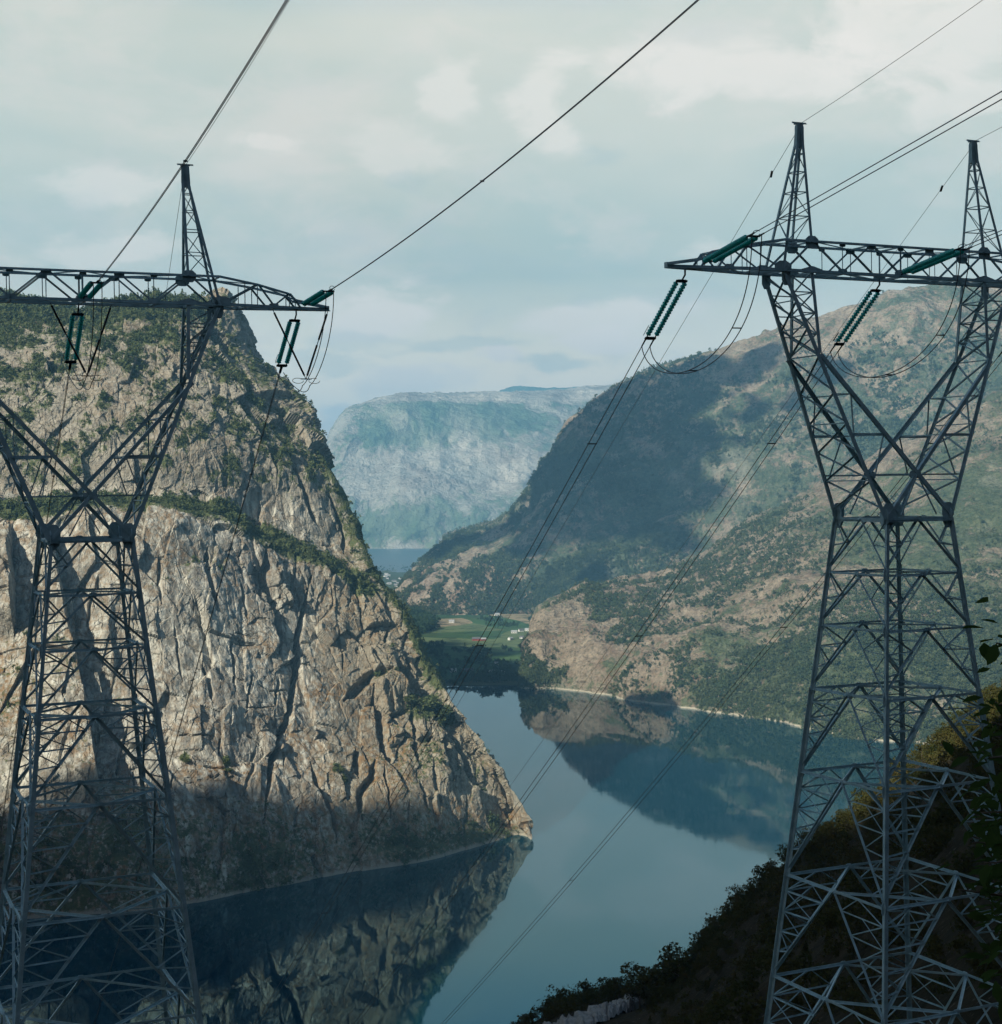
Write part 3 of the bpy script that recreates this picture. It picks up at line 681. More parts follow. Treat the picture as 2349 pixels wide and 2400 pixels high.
# bushes one can tell apart along the edge of the slope
def tube(pts, r0, r1, n=6):
    pts = np.array(pts, float); m = len(pts); V = []; Fc = []
    for i, p in enumerate(pts):
        d = pts[min(i + 1, m - 1)] - pts[max(i - 1, 0)]; d /= np.linalg.norm(d) + 1e-9
        u = np.cross(d, [0.3, .2, 1.] if abs(d[2]) < .9 else [1., 0, 0]); u /= np.linalg.norm(u); v = np.cross(d, u)
        rr = r0 + (r1 - r0) * i / (m - 1)
        for k in range(n):
            a_ = 2 * math.pi * k / n; V.append(p + rr * (math.cos(a_) * u + math.sin(a_) * v))
    for i in range(m - 1):
        for k in range(n): Fc.append((i * n + k, i * n + (k + 1) % n, (i + 1) * n + (k + 1) % n, (i + 1) * n + k))
    return np.array(V), np.array(Fc)
def merge(parts):
    V = []; Fq = []; o = 0
    for v, f in parts: V.append(v); Fq.append(np.asarray(f) + o); o += len(v)
    return np.concatenate(V), np.concatenate(Fq)
crown_me = [bake('crown', np.array([[0, 0, 0.]]), [clump_template(700, .038, 'ball', 40 + s)], M_SCRUB, np.array([1.])) for s in range(4)]
def trunk_mesh(seed):
    r = random.Random(seed); parts = [tube([(0, 0, -.05), (.01, .0, .2), (.03 * r.uniform(-1, 1), .02, .5), (.02, .03 * r.uniform(-1, 1), .85)], .022, .006)]
    for k in range(6):
        a_ = r.uniform(0, 6.28); h = r.uniform(.2, .6); L = r.uniform(.15, .32)
        parts.append(tube([(0.01, 0, h), (math.cos(a_) * L * .5, math.sin(a_) * L * .5, h + .1), (math.cos(a_) * L, math.sin(a_) * L, h + .22)], .009, .003, 5))
    V, Fq = merge(parts); return np_mesh('trunk', V, Fq, M_BARK, True)
trunk_me = [trunk_mesh(s) for s in range(3)]
def tree(name, loc, h, label, cat, group, ci, ti, cmat=None, wide=1.):
    e = empty(name, loc, label, cat, group); e.scale = (h * wide, h * wide, h); e.rotation_euler = (0, 0, random.random() * 6)
    c = bpy.data.objects.new('crown', crown_me[ci % len(crown_me)] if cmat is None else cmat); link(c, parent=e)
    t = bpy.data.objects.new('trunk', trunk_me[ti % 3]); link(t, parent=e); return e
SIL = [(1030, 1932), (1075, 1918), (1130, 1896), (1180, 1873), (1215, 1850), (1240, 1828), (1290, 1800), (1345, 1772), (1400, 1748), (1440, 1712), (1475, 1668), (1500, 1640), (1540, 1605), (1572, 1575), (1610, 1552), (1650, 1520), (1690, 1488), (1722, 1455), (1752, 1428), (1790, 1405), (1822, 1380), (1855, 1352), (1885, 1325)]
ORD = 'first second third fourth fifth sixth seventh eighth ninth tenth eleventh twelfth thirteenth fourteenth fifteenth sixteenth seventeenth eighteenth nineteenth twentieth twenty-first twenty-second twenty-third'.split()
gl = 'bushes along the upper edge of the near slope'
names = ['low dark bush', 'rounded dark birch', 'ragged dark bush']
for i, (x, y) in enumerate(SIL):
    best = None
    for D in np.arange(366, 300, -4.):
        p = U(x, y + 18, D); best = p
        if near_z(p[0], p[1]) > p[2] - .5: break
    gx, gy = best[0], best[1]; gz = near_z(gx, gy)
    top = U(x, y - 4, gy)[2]; h = float(np.clip(top - gz, 3.2, 13)) * (1.25 if 1540 < x < 1860 else 1)
    lit = 1540 < x < 1860
    lab = ('sunlit yellow-green birch' if lit else names[i % 3]) + ' on the near slope edge, %s counted upward from the lake' % ORD[i]
    tree('birch_tree' if lit else 'bush', (gx, gy, gz - .3), h, lab, 'tree' if lit else 'bush', gl, i, i, wide=1.15)
# bush on the cliff shoulder
def at_cliff(x, y):
    d = (CL_PX - x) ** 2 + (CL_PY - y) ** 2; d[:, 900:] = 1e9; k = np.unravel_index(d.argmin(), d.shape); return CL[k]
crownL = bake('crown', np.array([[0, 0, 0.]]), [clump_template(900, .05, 'ball', 60)], M_FOREST, np.array([1.]))
for i, (x, y, h, lab) in enumerate([(800, 1352, 17, 'big green bush on the cliff shoulder above the lake'), (838, 1362, 12, 'smaller bush below and right of the big green cliff bush'), (772, 1335, 10, 'small bush left of the big green cliff bush'), (640, 1470, 6, 'lone green bush halfway down the cliff face'), (432, 1468, 5, 'small bush on the orange ledge of the cliff'), (348, 1452, 6, 'green bush at the left end of the orange cliff ledge'), (948, 1572, 6, 'bush near the water at the tip of the cliff')]):
    p = at_cliff(x, y); tree('bush', p - np.array([0, 0, .5]), h, lab, 'bush', 'bushes standing alone on the cliff face', 0, i, crownL, 1.5)

# near tree whose twigs hang into the picture at the right
def near_tree():
    bx, by = 5.6, 11.5; bz = near_z(bx, by)
    e = empty('leafy_tree', (bx, by, bz), 'dark leafy branches of a close tree hanging in from the right edge', 'tree')
    ez = HC - bz
    rr = random.Random(5)
    tr = [tube([(0, 0, -.3), (.1, .1, 3), (.0, .15, 6), (.15, 0, ez), (.1, .1, ez + 3)], .16, .05, 9)]
    tw = []; lv = []; 
    ends = []
    tgt = [(1893, 1222), (1885, 1372), (1893, 1400), (1880, 1440), (1902, 1480), (1850, 1545), (1895, 1560), (1850, 1600), (1890, 1640), (1905, 1690), (1870, 1640), (1900, 1760), (1915, 1820), (1905, 1880), (1898, 1340), (1835, 1585), (1820, 1690), (1925, 1520), (1930, 1600), (1925, 1700)]
    for (x, y) in tgt:
        D = rr.uniform(9.5, 12.5); t = U(x, y, D) - np.array([bx, by, bz])
        s0 = np.array([0, .1, t[2] - rr.uniform(.2, 1.2)]); mid = (s0 + t) / 2 + np.array([0, 0, .25])
        tw.append(tube([s0, mid, t], .035, .006, 6)); ends.append((s0, mid, t))
    V, Fq = merge(tr); o = bpy.data.objects.new('trunk', np_mesh('trunk', V, Fq, M_BARK, True)); link(o, parent=e)
    V, Fq = merge(tw); o = bpy.data.objects.new('branch', np_mesh('branch', V, Fq, M_BARK, True)); link(o, parent=e)
    LV = []; LF = []
    for bi, (s0, mid, t) in enumerate(ends):
        nl = 14 if bi == 0 else 105
        for k in range(nl):
            f = rr.random() ** .5 if bi else rr.uniform(.8, 1.0)
            p = (s0 * (1 - f) ** 2 + 2 * mid * f * (1 - f) + t * f * f)
            sp_ = .10 if bi == 0 else .22
            p = p + np.array([rr.gauss(0, sp_), rr.gauss(0, sp_), rr.gauss(0, sp_)])
            if bi and (p + np.array([bx, by, bz]))[0] / (p[1] + by) < (.300 if rr.random() < .88 else .280): continue
            d = np.array([rr.gauss(-.5, .5), rr.gauss(0, .6), rr.gauss(-.25, .35)]); d /= np.linalg.norm(d)
            w = np.cross(d, [rr.gauss(0, .4), rr.gauss(0, .4), 1]); w /= np.linalg.norm(w); L = rr.uniform(.09, .17); wd = L * .26
            up_ = np.cross(w, d) * L * .08
            b0_ = len(LV)
            LV += [p, p + d * L * .35 + w * wd + up_, p + d * L * .7 + w * wd * .8 + up_, p + d * L, p + d * L * .7 - w * wd * .8 + up_, p + d * L * .35 - w * wd + up_, p + d * L * .5]
            for q in ((0, 1, 6), (1, 2, 6), (2, 3, 6), (3, 4, 6), (4, 5, 6), (5, 0, 6)): LF.append([b0_ + z_ for z_ in q])
    o = bpy.data.objects.new('foliage', np_mesh('foliage', np.array(LV), np.array(LF), M_LEAF, True)); link(o, parent=e)
near_tree()
print('foliage', time.time() - T0)

# ------------------------------------------------------------------ valley: woods, trees, houses
def on_valley(x, y):
    D = on_z(float(x), float(y), 3.)
    for _ in range(5):
        p = U(x, y, D); D = float(on_z(float(x), float(y), valley_z(p[0], p[1])))
    return U(x, y, D)
sp = []
for k in range(900):
    x = rng.uniform(760, 828); y = rng.uniform(1166, 1206)
    if (x - 828) / 60 + abs(y - 1188) / 26 > .0 + .25: continue
    sp.append(on_valley(x, y))
sp = np.array(sp)
me = bake('woodland', sp, far_t, M_VTREE, 12 + 8 * rng.random(len(sp)))
o = bpy.data.objects.new('woodland', me); link(o, kind='stuff'); tag(o, 'dark spruce wood on the valley floor beside the cliff', 'woodland')
sp = []
for (x0, y0, x1, y1, n) in ((800, 1238, 842, 1222, 40), (820, 1252, 850, 1240, 20), (915, 1182, 960, 1176, 40), (930, 1192, 985, 1186, 40), (880, 1232, 930, 1262, 60), (940, 1262, 995, 1292, 170), (870, 1280, 990, 1298, 150), (830, 1256, 925, 1292, 60), (770, 1140, 1000, 1160, 120), (700, 1085, 790, 1062, 130), (1000, 1185, 1040, 1160, 40)):
    for k in range(n):
        sp.append(on_valley(rng.uniform(x0, x1) + rng.normal(0, 4), rng.uniform(min(y0, y1), max(y0, y1)) + rng.normal(0, 1.5)))
sp = np.array(sp); me = bake('hedgerow', sp, far_t, M_VTREE, 5 + 6 * rng.random(len(sp)))
o = bpy.data.objects.new('hedgerow', me); link(o, kind='stuff'); tag(o, 'thickets and field hedges on the valley floor behind the lake', 'hedge')
crownV = [bake('crown', np.array([[0, 0, 0.]]), [clump_template(260, .075, 'ball', 80 + s)], M_VTREE, np.array([1.])) for s in range(3)]
k = 0
for i in range(34):       # row of trees on the far shore
    x = 838 + i * 4.7 + random.uniform(-1.5, 1.5)
    D = 2412 + random.uniform(0, 14); X_ = (x * KD - 1174.5) / F * D
    h = random.uniform(5, 9) + 15 * math.exp(-((x - 930) / 26) ** 2) * random.uniform(.55, 1.) + (6 if 985 < x < 1000 else 0)
    tree('tree', (X_, D, valley_z(X_, D) - .5), h, 'dark tree %s of the far shore row' % ('near the left end' if i < 11 else 'among the tall middle ones' if i < 24 else 'near the right end'), 'tree', 'trees along the far shore of the lake', 0, i, crownV[i % 3], 1.0)
for i, (x, y, h) in enumerate([(865, 1240, 13), (872, 1242, 12), (820, 1246, 15), (958, 1238, 14), (968, 1240, 11), (996, 1238, 15), (827, 1277, 8), (905, 1246, 12), (888, 1262, 11), (932, 1252, 11), (946, 1262, 10)]):
    p = on_valley(x, y); tree('tree', p - np.array([0, 0, .5]), h, ['twin field tree, left one', 'twin field tree, right one', 'big dark tree at the left end of the green fields', 'left tree of the pair by the right-hand field', 'right tree of the pair by the right-hand field', 'lone round tree on the right-hand field', 'tiny lone tree on the lowest left field', 'tree between the two middle fields', 'tree above the white farmhouse', 'tree beside the small white shed', 'tree above the shore houses'][i], 'tree', 'single trees on the valley fields', 0, i, crownV[i % 3], 1.2)
M_WHITE = mat_simple('white_boards', (.62, .61, .57), .7, 0, .06, .6); M_RED = mat_simple('red_boards', (.28, .06, .05), .7, 0, .1, .6)
M_ROOF = mat_simple('slate_roof', (.12, .12, .13), .7, 0, .2, .8); M_ROOFL = mat_simple('pale_roof', (.36, .37, .37), .6, 0, .1, .8); M_WIN = mat_simple('window_glass', (.03, .04, .05), .15)
def boxes(L):
    V = []; Fq = []
    for (x0, y0, z0, x1, y1, z1) in L:
        b = len(V); V += [(x0, y0, z0), (x1, y0, z0), (x1, y1, z0), (x0, y1, z0), (x0, y0, z1), (x1, y0, z1), (x1, y1, z1), (x0, y1, z1)]
        for f in ((0, 3, 2, 1), (4, 5, 6, 7), (0, 1, 5, 4), (1, 2, 6, 5), (2, 3, 7, 6), (3, 0, 4, 7)): Fq.append([b + q for q in f])
    return np.array(V, float), np.array(Fq)
def house(x, y, w, d, h, wall, roof, label, rot):
    w *= .72; d *= .75; h *= .8
    p = on_valley(x, y); e = empty('house', p - np.array([0, 0, .3]), label, 'house', 'houses on the valley floor'); e.rotation_euler = (0, 0, rot)
    V = np.array([(-w, -d, 0), (w, -d, 0), (w, d, 0), (-w, d, 0), (-w, -d, h), (w, -d, h), (w, d, h), (-w, d, h), (-w, 0, h + d * .75), (w, 0, h + d * .75)], float)
    Fs = [(0, 1, 5, 4), (2, 3, 7, 6), (0, 4, 7, 3), (1, 2, 6, 5), (4, 8, 8, 7), (5, 6, 9, 9)]
    me = bpy.data.meshes.new('wall'); me.from_pydata([tuple(v) for v in V], [], [(0, 1, 5, 4), (2, 3, 7, 6), (0, 4, 8, 7, 3), (1, 2, 6, 9, 5)]); me.materials.append(wall)
    link(bpy.data.objects.new('wall', me), parent=e)
    o_ = .5; zt = h + d * .75 + .12
    R = np.array([(-w - o_, -d - o_, h - o_ * .75 + .1), (w + o_, -d - o_, h - o_ * .75 + .1), (w + o_, 0, zt), (-w - o_, 0, zt), (-w - o_, d + o_, h - o_ * .75 + .1), (w + o_, d + o_, h - o_ * .75 + .1)], float)
    R2 = R + np.array([0, 0, .25]); VV = np.concatenate([R, R2])
    FF = [(0, 1, 2, 3), (3, 2, 5, 4), (9, 8, 7, 6), (10, 11, 8, 9), (0, 6, 7, 1), (4, 5, 11, 10), (0, 3, 9, 6), (3, 4, 10, 9), (1, 7, 8, 2), (2, 8, 11, 5)]
    link(bpy.data.objects.new('roof', np_mesh('roof', VV, np.array(FF), roof)), parent=e)
    for k, xx in enumerate(np.linspace(-w * .65, w * .65, 3 if w > 5 else 2)):
        V_, F_ = boxes([(xx - .6, -d - .06, h * .35, xx + .6, -d + .02, h * .35 + 1.4)]); link(bpy.data.objects.new('window', np_mesh('window', V_, F_, M_WIN)), parent=e)
    V_, F_ = boxes([(w * .3, -.5, h + d * .3, w * .3 + .9, .5, zt + 1.2)]); link(bpy.data.objects.new('chimney', np_mesh('chimney', V_, F_, M_ROOF)), parent=e)
for a in [(861, 1277, 7, 4, 5, M_WHITE, M_ROOFL, 'white farmhouse low on the left field by the lake', .2), (884, 1276, 9, 4, 3.5, M_RED, M_ROOF, 'dark red barn right of the white farmhouse', .1), (895, 1275, 5, 4, 4, M_WHITE, M_ROOF, 'small house at the right end of the dark barn', -.1),
          (912, 1243, 4, 3, 4, M_WHITE, M_ROOFL, 'tiny white shed between the power lines on the middle field', .4), (905, 1217, 11, 5, 5, M_RED, M_ROOF, 'long red barn above the green fields', .05), (918, 1217, 7, 4, 4.5, M_RED, M_ROOFL, 'red farmhouse at the right end of the long barn', .3),
          (970, 1216, 7, 4, 5, M_WHITE, M_ROOFL, 'white gabled house at the right end of the pale field', .9), (1001, 1219, 7, 4, 5, M_WHITE, M_ROOFL, 'white house at the foot of the brown hillside', .2), (992, 1213, 6, 4, 4, M_WHITE, M_ROOF, 'white house behind the one at the hillside foot', -.3),
          (977, 1203, 8, 4, 5, M_WHITE, M_ROOFL, 'pale house at the left of the upper hamlet', .1), (990, 1200, 7, 4, 5, M_WHITE, M_ROOF, 'pale house in the middle of the upper hamlet', .5), (1003, 1199, 8, 4, 5, M_WHITE, M_ROOFL, 'pale house at the right of the upper hamlet', -.2),
          (944, 1263, 5, 3.5, 4, M_WHITE, M_ROOFL, 'white cabin below the rubble slope', .1), (934, 1279, 6, 3.5, 4, M_WHITE, M_ROOFL, 'white shore house at the left of the pair', .3), (955, 1279, 7, 3.5, 3.2, M_WHITE, M_ROOFL, 'long white shore house at the right of the pair', 0.),
          (905, 1168, 10, 5, 6, M_WHITE, M_ROOFL, 'pale building beside the far fields under the lit spur', 0.), (944, 1170, 8, 5, 5, M_WHITE, M_ROOFL, 'pale building right of the power lines at the valley back', .3), (820, 1180, 10, 6, 5, M_WHITE, M_ROOFL, 'pale building beside the spruce wood', .2), (858, 1183, 8, 5, 5, M_WHITE, M_ROOFL, 'pale building on the brown field', .1)]:
    house(*a)
for i in range(22):
    x = random.uniform(722, 790); y = random.uniform(1092, 1124)
    house(x, y, random.uniform(6, 11), 5, 5, M_WHITE, M_ROOFL if i % 2 else M_ROOF, 'tiny pale house of the distant village beyond the cliff', random.uniform(-.5, .5))
print('valley', time.time() - T0)

# ------------------------------------------------------------------ pylons
def bar(P1, P2, w, t=None, ref=None):
    """steel angle section between two points"""
    P1 = np.asarray(P1, float); P2 = np.asarray(P2, float); t = t or w * .14
    d = P2 - P1; L = np.linalg.norm(d); d = d / L
    r_ = np.array([0, 0, 1.]) if abs(d[2]) < .9 else np.array([1., 0, 0])
    if ref is not None: r_ = np.asarray(ref, float)
    u = r_ - d * np.dot(r_, d); u /= np.linalg.norm(u) + 1e-9; v = np.cross(d, u)
    V = []; Fq = []
    for (a0, a1, b0, b1) in ((-w / 2, w / 2, -t / 2, t / 2), (-w / 2, -w / 2 + t, t / 2, w)):
        b = len(V)
        for P_ in (P1, P2):
            for (a, c) in ((a0, b0), (a1, b0), (a1, b1), (a0, b1)): V.append(P_ + u * a + v * c)
        for f in ((0, 1, 5, 4), (1, 2, 6, 5), (2, 3, 7, 6), (3, 0, 4, 7), (0, 3, 2, 1), (4, 5, 6, 7)): Fq.append([b + q for q in f])
    return np.array(V), np.array(Fq)
def plate(C, u, v, su, sv, th=.03, cut=.35):
    su *= .86; sv *= .86
    """gusset plate: octagonal steel plate"""
    C = np.asarray(C, float); u = np.asarray(u, float) / np.linalg.norm(u); v = np.asarray(v, float); v = v - u * np.dot(u, v); v /= np.linalg.norm(v); n = np.cross(u, v)
    pts = [(-1, -1 + cut), (-1 + cut, -1), (1 - cut, -1), (1, -1 + cut), (1, 1 - cut), (1 - cut, 1), (-1 + cut, 1), (-1, 1 - cut)]
    V = [C + u * a * su + v * b * sv + n * s * th / 2 for s in (-1, 1) for a, b in pts]
    Fq = [[i, (i + 1) % 8, 8 + (i + 1) % 8, 8 + i] for i in range(8)] + [[0, 1, 2, 3], [0, 3, 4, 7], [4, 5, 6, 7], [11, 10, 9, 8], [15, 12, 11, 8], [15, 14, 13, 12]]
    return np.array(V), np.array(Fq)
w0, kk = 1.979, .102
ZR = [0, -2.731, -5.428, -8.692, -12.978, -18.356, -23.657]
zb, zt, xi, xo, db, zk, xt, zp, xp = 12.023, 13.474, 5.354, 6.997, .832, 7.963, 13.037, 19.236, 5.427
zp_ = zp + .15
def W(z): return w0 - kk * z
def legp(z):   # outer fork leg
    t = z / zb; return w0 + (xo - w0) * t, w0 + (db - w0) * t
V3 = lambda *a: np.array(a, float)
def face_panel(z0, z1, n, big):
    """bracing of one body panel, four faces; returns bars"""
    B = []
    for fx in range(4):
        ca, sa = [(1, 0), (0, 1), (-1, 0), (0, -1)][fx]
        R_ = lambda x, y, z: V3(x * ca - y * sa, x * sa + y * ca, z)
        a0, a1 = W(z0), W(z1); nrm = R_(0, -1, 0)
        top = R_(0, -a0, z0)
        for s in (-1, 1):
            c0 = R_(s * a0, -a0, z0); c1 = R_(s * a1, -a1, z1 + .28)
            B.append(bar(top, c1, .13 if big else .10, ref=nrm))
            B.append(bar(c0, top, .13 if big else .10, ref=(0, 0, 1)))
            prev_leg, prev_d = c0, None
            for i in range(1, n + 1):
                t = i / (n + 1)
                if n >= 3: t = [.16, .36, .56, .76, .9][i - 1] if n == 4 else [.22, .48, .74][i - 1]
                zz = z0 + (z1 - z0) * t; lg = R_(s * W(zz), -W(zz), zz); dg = top + (c1 - top) * t
                B.append(bar(lg, dg, .065, ref=(0, 0, 1)))
                if i == 1:
                    if n >= 3:
                        qn = top + (c0 - top) * .5
                        B.append(bar(qn, lg, .065, ref=nrm)); B.append(bar(qn, dg, .055, ref=nrm))
                    else: B.append(bar(c0, dg, .07, ref=nrm))
                else:
                    B.append(bar(prev_leg, dg, .055, ref=nrm))
                    if n >= 3 and i == 2: 
                        md = (prev_leg + prev_d) / 2; B.append(bar(md, lg, .05, ref=nrm)); 
                prev_leg, prev_d = lg, dg
        B.append(plate(top, R_(1, 0, 0), (0, 0, 1), .20, .13))
    # plan bracing between the middles of the sides
    m = [V3(0, -W(z0), z0), V3(W(z0), 0, z0), V3(0, W(z0), z0), V3(-W(z0), 0, z0)]
    for i in range(4): B.append(bar(m[i] - V3(0, 0, .07), m[(i + 1) % 4] - V3(0, 0, .07), .12 if big else .09, ref=(0, 0, 1)))
    return B
def pylon_parts():
    parts = []   # (name, V, F)
    for sx, sy in ((-1, -1), (1, -1), (1, 1), (-1, 1)):
        L = []
        zl = ZR + [-30.5]
        for a, b in zip(zl[:-1], zl[1:]):
            A = V3(sx * W(a), sy * W(a), a); Bp = V3(sx * W(b), sy * W(b), b)
            L.append(bar(A, Bp, .148 if a > -8 else .19, .032, ref=(0, -sy, 0)))
            L.append(bar(A + V3(-sx * .03, -sy * .03, 0), Bp + V3(-sx * .03, -sy * .03, 0), .12, .03, ref=(-sx, 0, 0)))
            if a < 0: L.append(plate(A, (0, 0, 1), (1, 0, 0), .34, .16)); L.append(plate(A, (0, 0, 1), (0, 1, 0), .34, .16))
        for ax in ((1, 0, 0), (0, 1, 0)):
            L.append(plate(V3(sx * w0, sy * w0, 0) + V3(0, 0, .05) - np.array(ax) * (sx if ax[0] else sy) * .15, (0, 0, 1), ax, .62, .36, .04, .6))
        parts.append(('leg', L))
    for i in range(6):
        parts.append(('bracing', face_panel(ZR[i], ZR[i + 1], [1, 1, 2, 4, 4, 4][i], i >= 3)))
    last = face_panel(ZR[6], -30.5, 4, True); parts.append(('bracing', last))
    # fork
    for s in (-1, 1):
        B = []
        bx = {}
        lv = [0.5, 1.9, 3.3, 4.7, 6.2, 7.963, 9.3, 10.6, 11.8]
        for sy in (-1, 1):
            A = V3(s * w0, sy * w0, 0); T = V3(s * xo, sy * db, zb)
            B.append(bar(A, T, .16, .032, ref=(0, -sy, 0))); B.append(bar(A + V3(-s * .03, 0, 0), T + V3(-s * .03, 0, 0), .13, .03, ref=(-s, 0, 0)))
            kx, ky = legp(zk); K = V3(s * kx, sy * ky, zk)
            B.append(bar(K, V3(-s * w0, sy * w0, .1), .17, .03, ref=(0, -sy, 0)))
            Bi = V3(s * xi, sy * db, zb); B.append(bar(K + V3(-s * .1, 0, .1), Bi, .16, .03, ref=(0, -sy, 0)))
            # lacing of the triangle above the knee
            pl = K; flip = 0
            for i, z in enumerate((9.0, 10.0, 11.0)):
                lx, ly = legp(z); lo = V3(s * lx, sy * ly, z); f = (z - zk) / (zb - zk); li = K + (Bi - K) * f
                B.append(bar(lo, li, .06, ref=(0, 0, 1)))
                nz = min(z + 1.0, zb); lx2, ly2 = legp(nz); f2 = (nz - zk) / (zb - zk); li2 = K + (Bi - K) * f2
                B.append(bar(li, V3(s * lx2, sy * ly2, nz), .06, ref=(0, -sy, 0)))
            # horizontals between outer leg and the crossing diagonal
            def diag(z): return V3(s * (kx - (kx + w0) * (1 - z / zk)), sy * (ky + (w0 - ky) * (1 - z / zk)), z)
            for z, wd in ((4.14, .13), (6.1, .06)):
                lx, ly = legp(z); B.append(bar(V3(s * lx, sy * ly, z), diag(z), wd, ref=(0, 0, 1)))
            z0 = w0 * zk / (kx + w0)
            lx, ly = legp(z0); B.append(bar(V3(s * lx, sy * ly, z0), V3(0, sy * (ky + (w0 - ky) * (1 - z0 / zk)), z0), .075, ref=(0, 0, 1)))
            d61 = diag(6.1); lx, ly = legp(4.14); B.append(bar(d61, V3(d61[0], sy * ly, 4.14), .055, ref=(0, -sy, 0)))
            d4 = diag(4.14); lx, ly = legp(z0); B.append(bar(d4, V3(s * lx * .86, sy * ly, z0), .055, ref=(0, -sy, 0)))
            B.append(bar(V3(0, sy * (w0 - .1), z0), V3(s * w0, sy * w0, .2) * np.array([.55, 1, 1]), .055, ref=(0, -sy, 0)))
            B.append(plate(V3(s * .1, sy * (ky + (w0 - ky) * (1 - z0 / zk)) - sy * .02 * s, z0), (1, 0, 0), (0, 0, 1), .3, .22, .03))
            B.append(plate(V3(s * w0 * .93, sy * w0, .35), (1, 0, .0), (0, 0, 1), .42, .5, .045, .55))
            B.append(plate(T - V3(s * .12, 0, .25), (0, 0, 1), (1, 0, 0), .55, .28, .05, .5))
        # outer face X lacing between front and back legs
        for i in range(len(lv) - 1):
            a, b = lv[i], lv[i + 1]; xa, ya = legp(a); xb, yb = legp(b)
            for sg in (-1, 1): B.append(bar(V3(s * xa, sg * ya, a), V3(s * xb, -sg * yb, b), .075, ref=(s, 0, 0)))
            if i % 2 == 1 or a > 7: B.append(bar(V3(s * xa, ya, a), V3(s * xa, -ya, a), .06, ref=(0, 0, 1)))
        # inner vertical face lacing above the knee
        kx, ky = legp(zk)
        zz = [zk, 9.0, 10.0, 11.0, zb]
        for i in range(4):
            f0, f1_ = [(q - zk) / (zb - zk) for q in zz[i:i + 2]]
            g = lambda f, sg, z: V3(s * (kx + (xi - kx) * f), sg * (ky + (db - ky) * f), z)
            for sg in (-1, 1): B.append(bar(g(f0, sg, zz[i]), g(f1_, -sg, zz[i + 1]), .055, ref=(-s, 0, 0)))
            B.append(bar(g(f0, 1, zz[i]), g(f0, -1, zz[i]), .06, ref=(0, 0, 1)))
        # few ties between the two crossing diagonals
        for z in (2.2, 4.14, 6.1):
            kd = lambda sg: V3(s * (kx - (kx + w0) * (1 - z / zk)), sg * (ky + (w0 - ky) * (1 - z / zk)), z)
            B.append(bar(kd(1), kd(-1), .06, ref=(0, 0, 1)))
        parts.append(('fork_arm', B))
    # waist ring heavy beams belong to the crossing, crossarm truss
    B = []
    for s in (-1, 1): B.append(bar(V3(-w0, s * w0, -.04), V3(w0, s * w0, -.04), .20, .04, ref=(0, 0, 1))); B.append(bar(V3(s * w0, -w0, -.04), V3(s * w0, w0, -.04), .20, .04, ref=(0, 0, 1)))
    parts.append(('waist_frame', B))
    B = []
    def dw(x): return db * np.clip((xt + .35 - abs(x)) / (xt + .35 - 8.), .12, 1)
    tops = [(-xt + 1.9, zb + .42), (-10.8, zb + .72), (-9.0, zb + 1.12), (-xo + .05, zt), (-xi, zt), (-1.8, zt), (0, zt), (1.8, zt), (xi, zt), (xo - .05, zt), (9.0, zb + 1.12), (10.8, zb + .72), (xt - 1.9, zb + .42)]
    bots = [-xt, -11.4, -9.9, -8.3, -xo, -xi, -3.55, 0, 3.55, xi, xo, 8.3, 9.9, 11.4, xt]
    for sy in (-1, 1):
        for a, b in zip(bots[:-1], bots[1:]): B.append(bar(V3(a, sy * dw(a), zb), V3(b, sy * dw(b), zb), .165, .03, ref=(0, 0, 1)))
        tp = [(-xt, zb + .12)] + tops + [(xt, zb + .12)]
        for a, b in zip(tp[:-1], tp[1:]): B.append(bar(V3(a[0], sy * dw(a[0]), a[1]), V3(b[0], sy * dw(b[0]), b[1]), .125, .025, ref=(0, 0, 1)))
        web = [((xi, zt), (3.55, zb)), ((3.55, zb), (1.8, zt)), ((1.8, zt), (0, zb)), ((xi, zt), (xo, zb)), ((xo, zb), (9.0, zb + 1.12)), ((9.0, zb + 1.12), (9.9, zb)), ((9.9, zb), (10.8, zb + .72)), ((10.8, zb + .72), (11.4, zb)), ((3.55, zb), (3.55, zt)), ((1.8, zb), (1.8, zt)), ((9.0, zb), (9.0, zb + 1.12)), ((10.8, zb), (10.8, zb + .72)), ((xt - 1.9, zb), (xt - 1.9, zb + .42)), ((8.3, zb), (8.3, zb + 1.25))]
        for (a, b) in web:
            ver = a[0] == b[0]
            for s in (-1, 1): B.append(bar(V3(s * a[0], sy * dw(a[0]), a[1]), V3(s * b[0], sy * dw(b[0]), b[1]), .045 if ver else .085, ref=(0, -sy, 0)))
        B.append(bar(V3(0, sy * db, zb), V3(0, sy * db, zt), .09, ref=(0, -sy, 0)))
        for s in (-1, 1):
            B.append(plate(V3(s * xi, sy * db, zt - .05), (1, 0, 0), (0, 0, 1), .42, .36, .05, .5))
            B.append(plate(V3(s * xi, sy * db, zb + .08), (1, 0, 0), (0, 0, 1), .72, .20, .05, .9))
            B.append(plate(V3(s * (xo + .05), sy * db, zb + .18), (1, 0, 0), (0, 0, 1), .55, .30, .05, .6))
            for x, z in ((3.55, zb + .08), (1.8, zt - .1), (9.9, zb + .06)): B.append(plate(V3(s * x, sy * dw(x), z), (1, 0, 0), (0, 0, 1), .30, .15, .04, .4))
            B.append(plate(V3(s * 3.55, sy * db, zt - .08), (1, 0, 0), (0, 0, 1), .2, .12, .04, .4))
        B.append(plate(V3(0, sy * db, zb + .12), (1, 0, 0), (0, 0, 1), .42, .22, .05, .6)); B.append(plate(V3(0, sy * db, zt - .1), (1, 0, 0), (0, 0, 1), .2, .14, .04, .4))
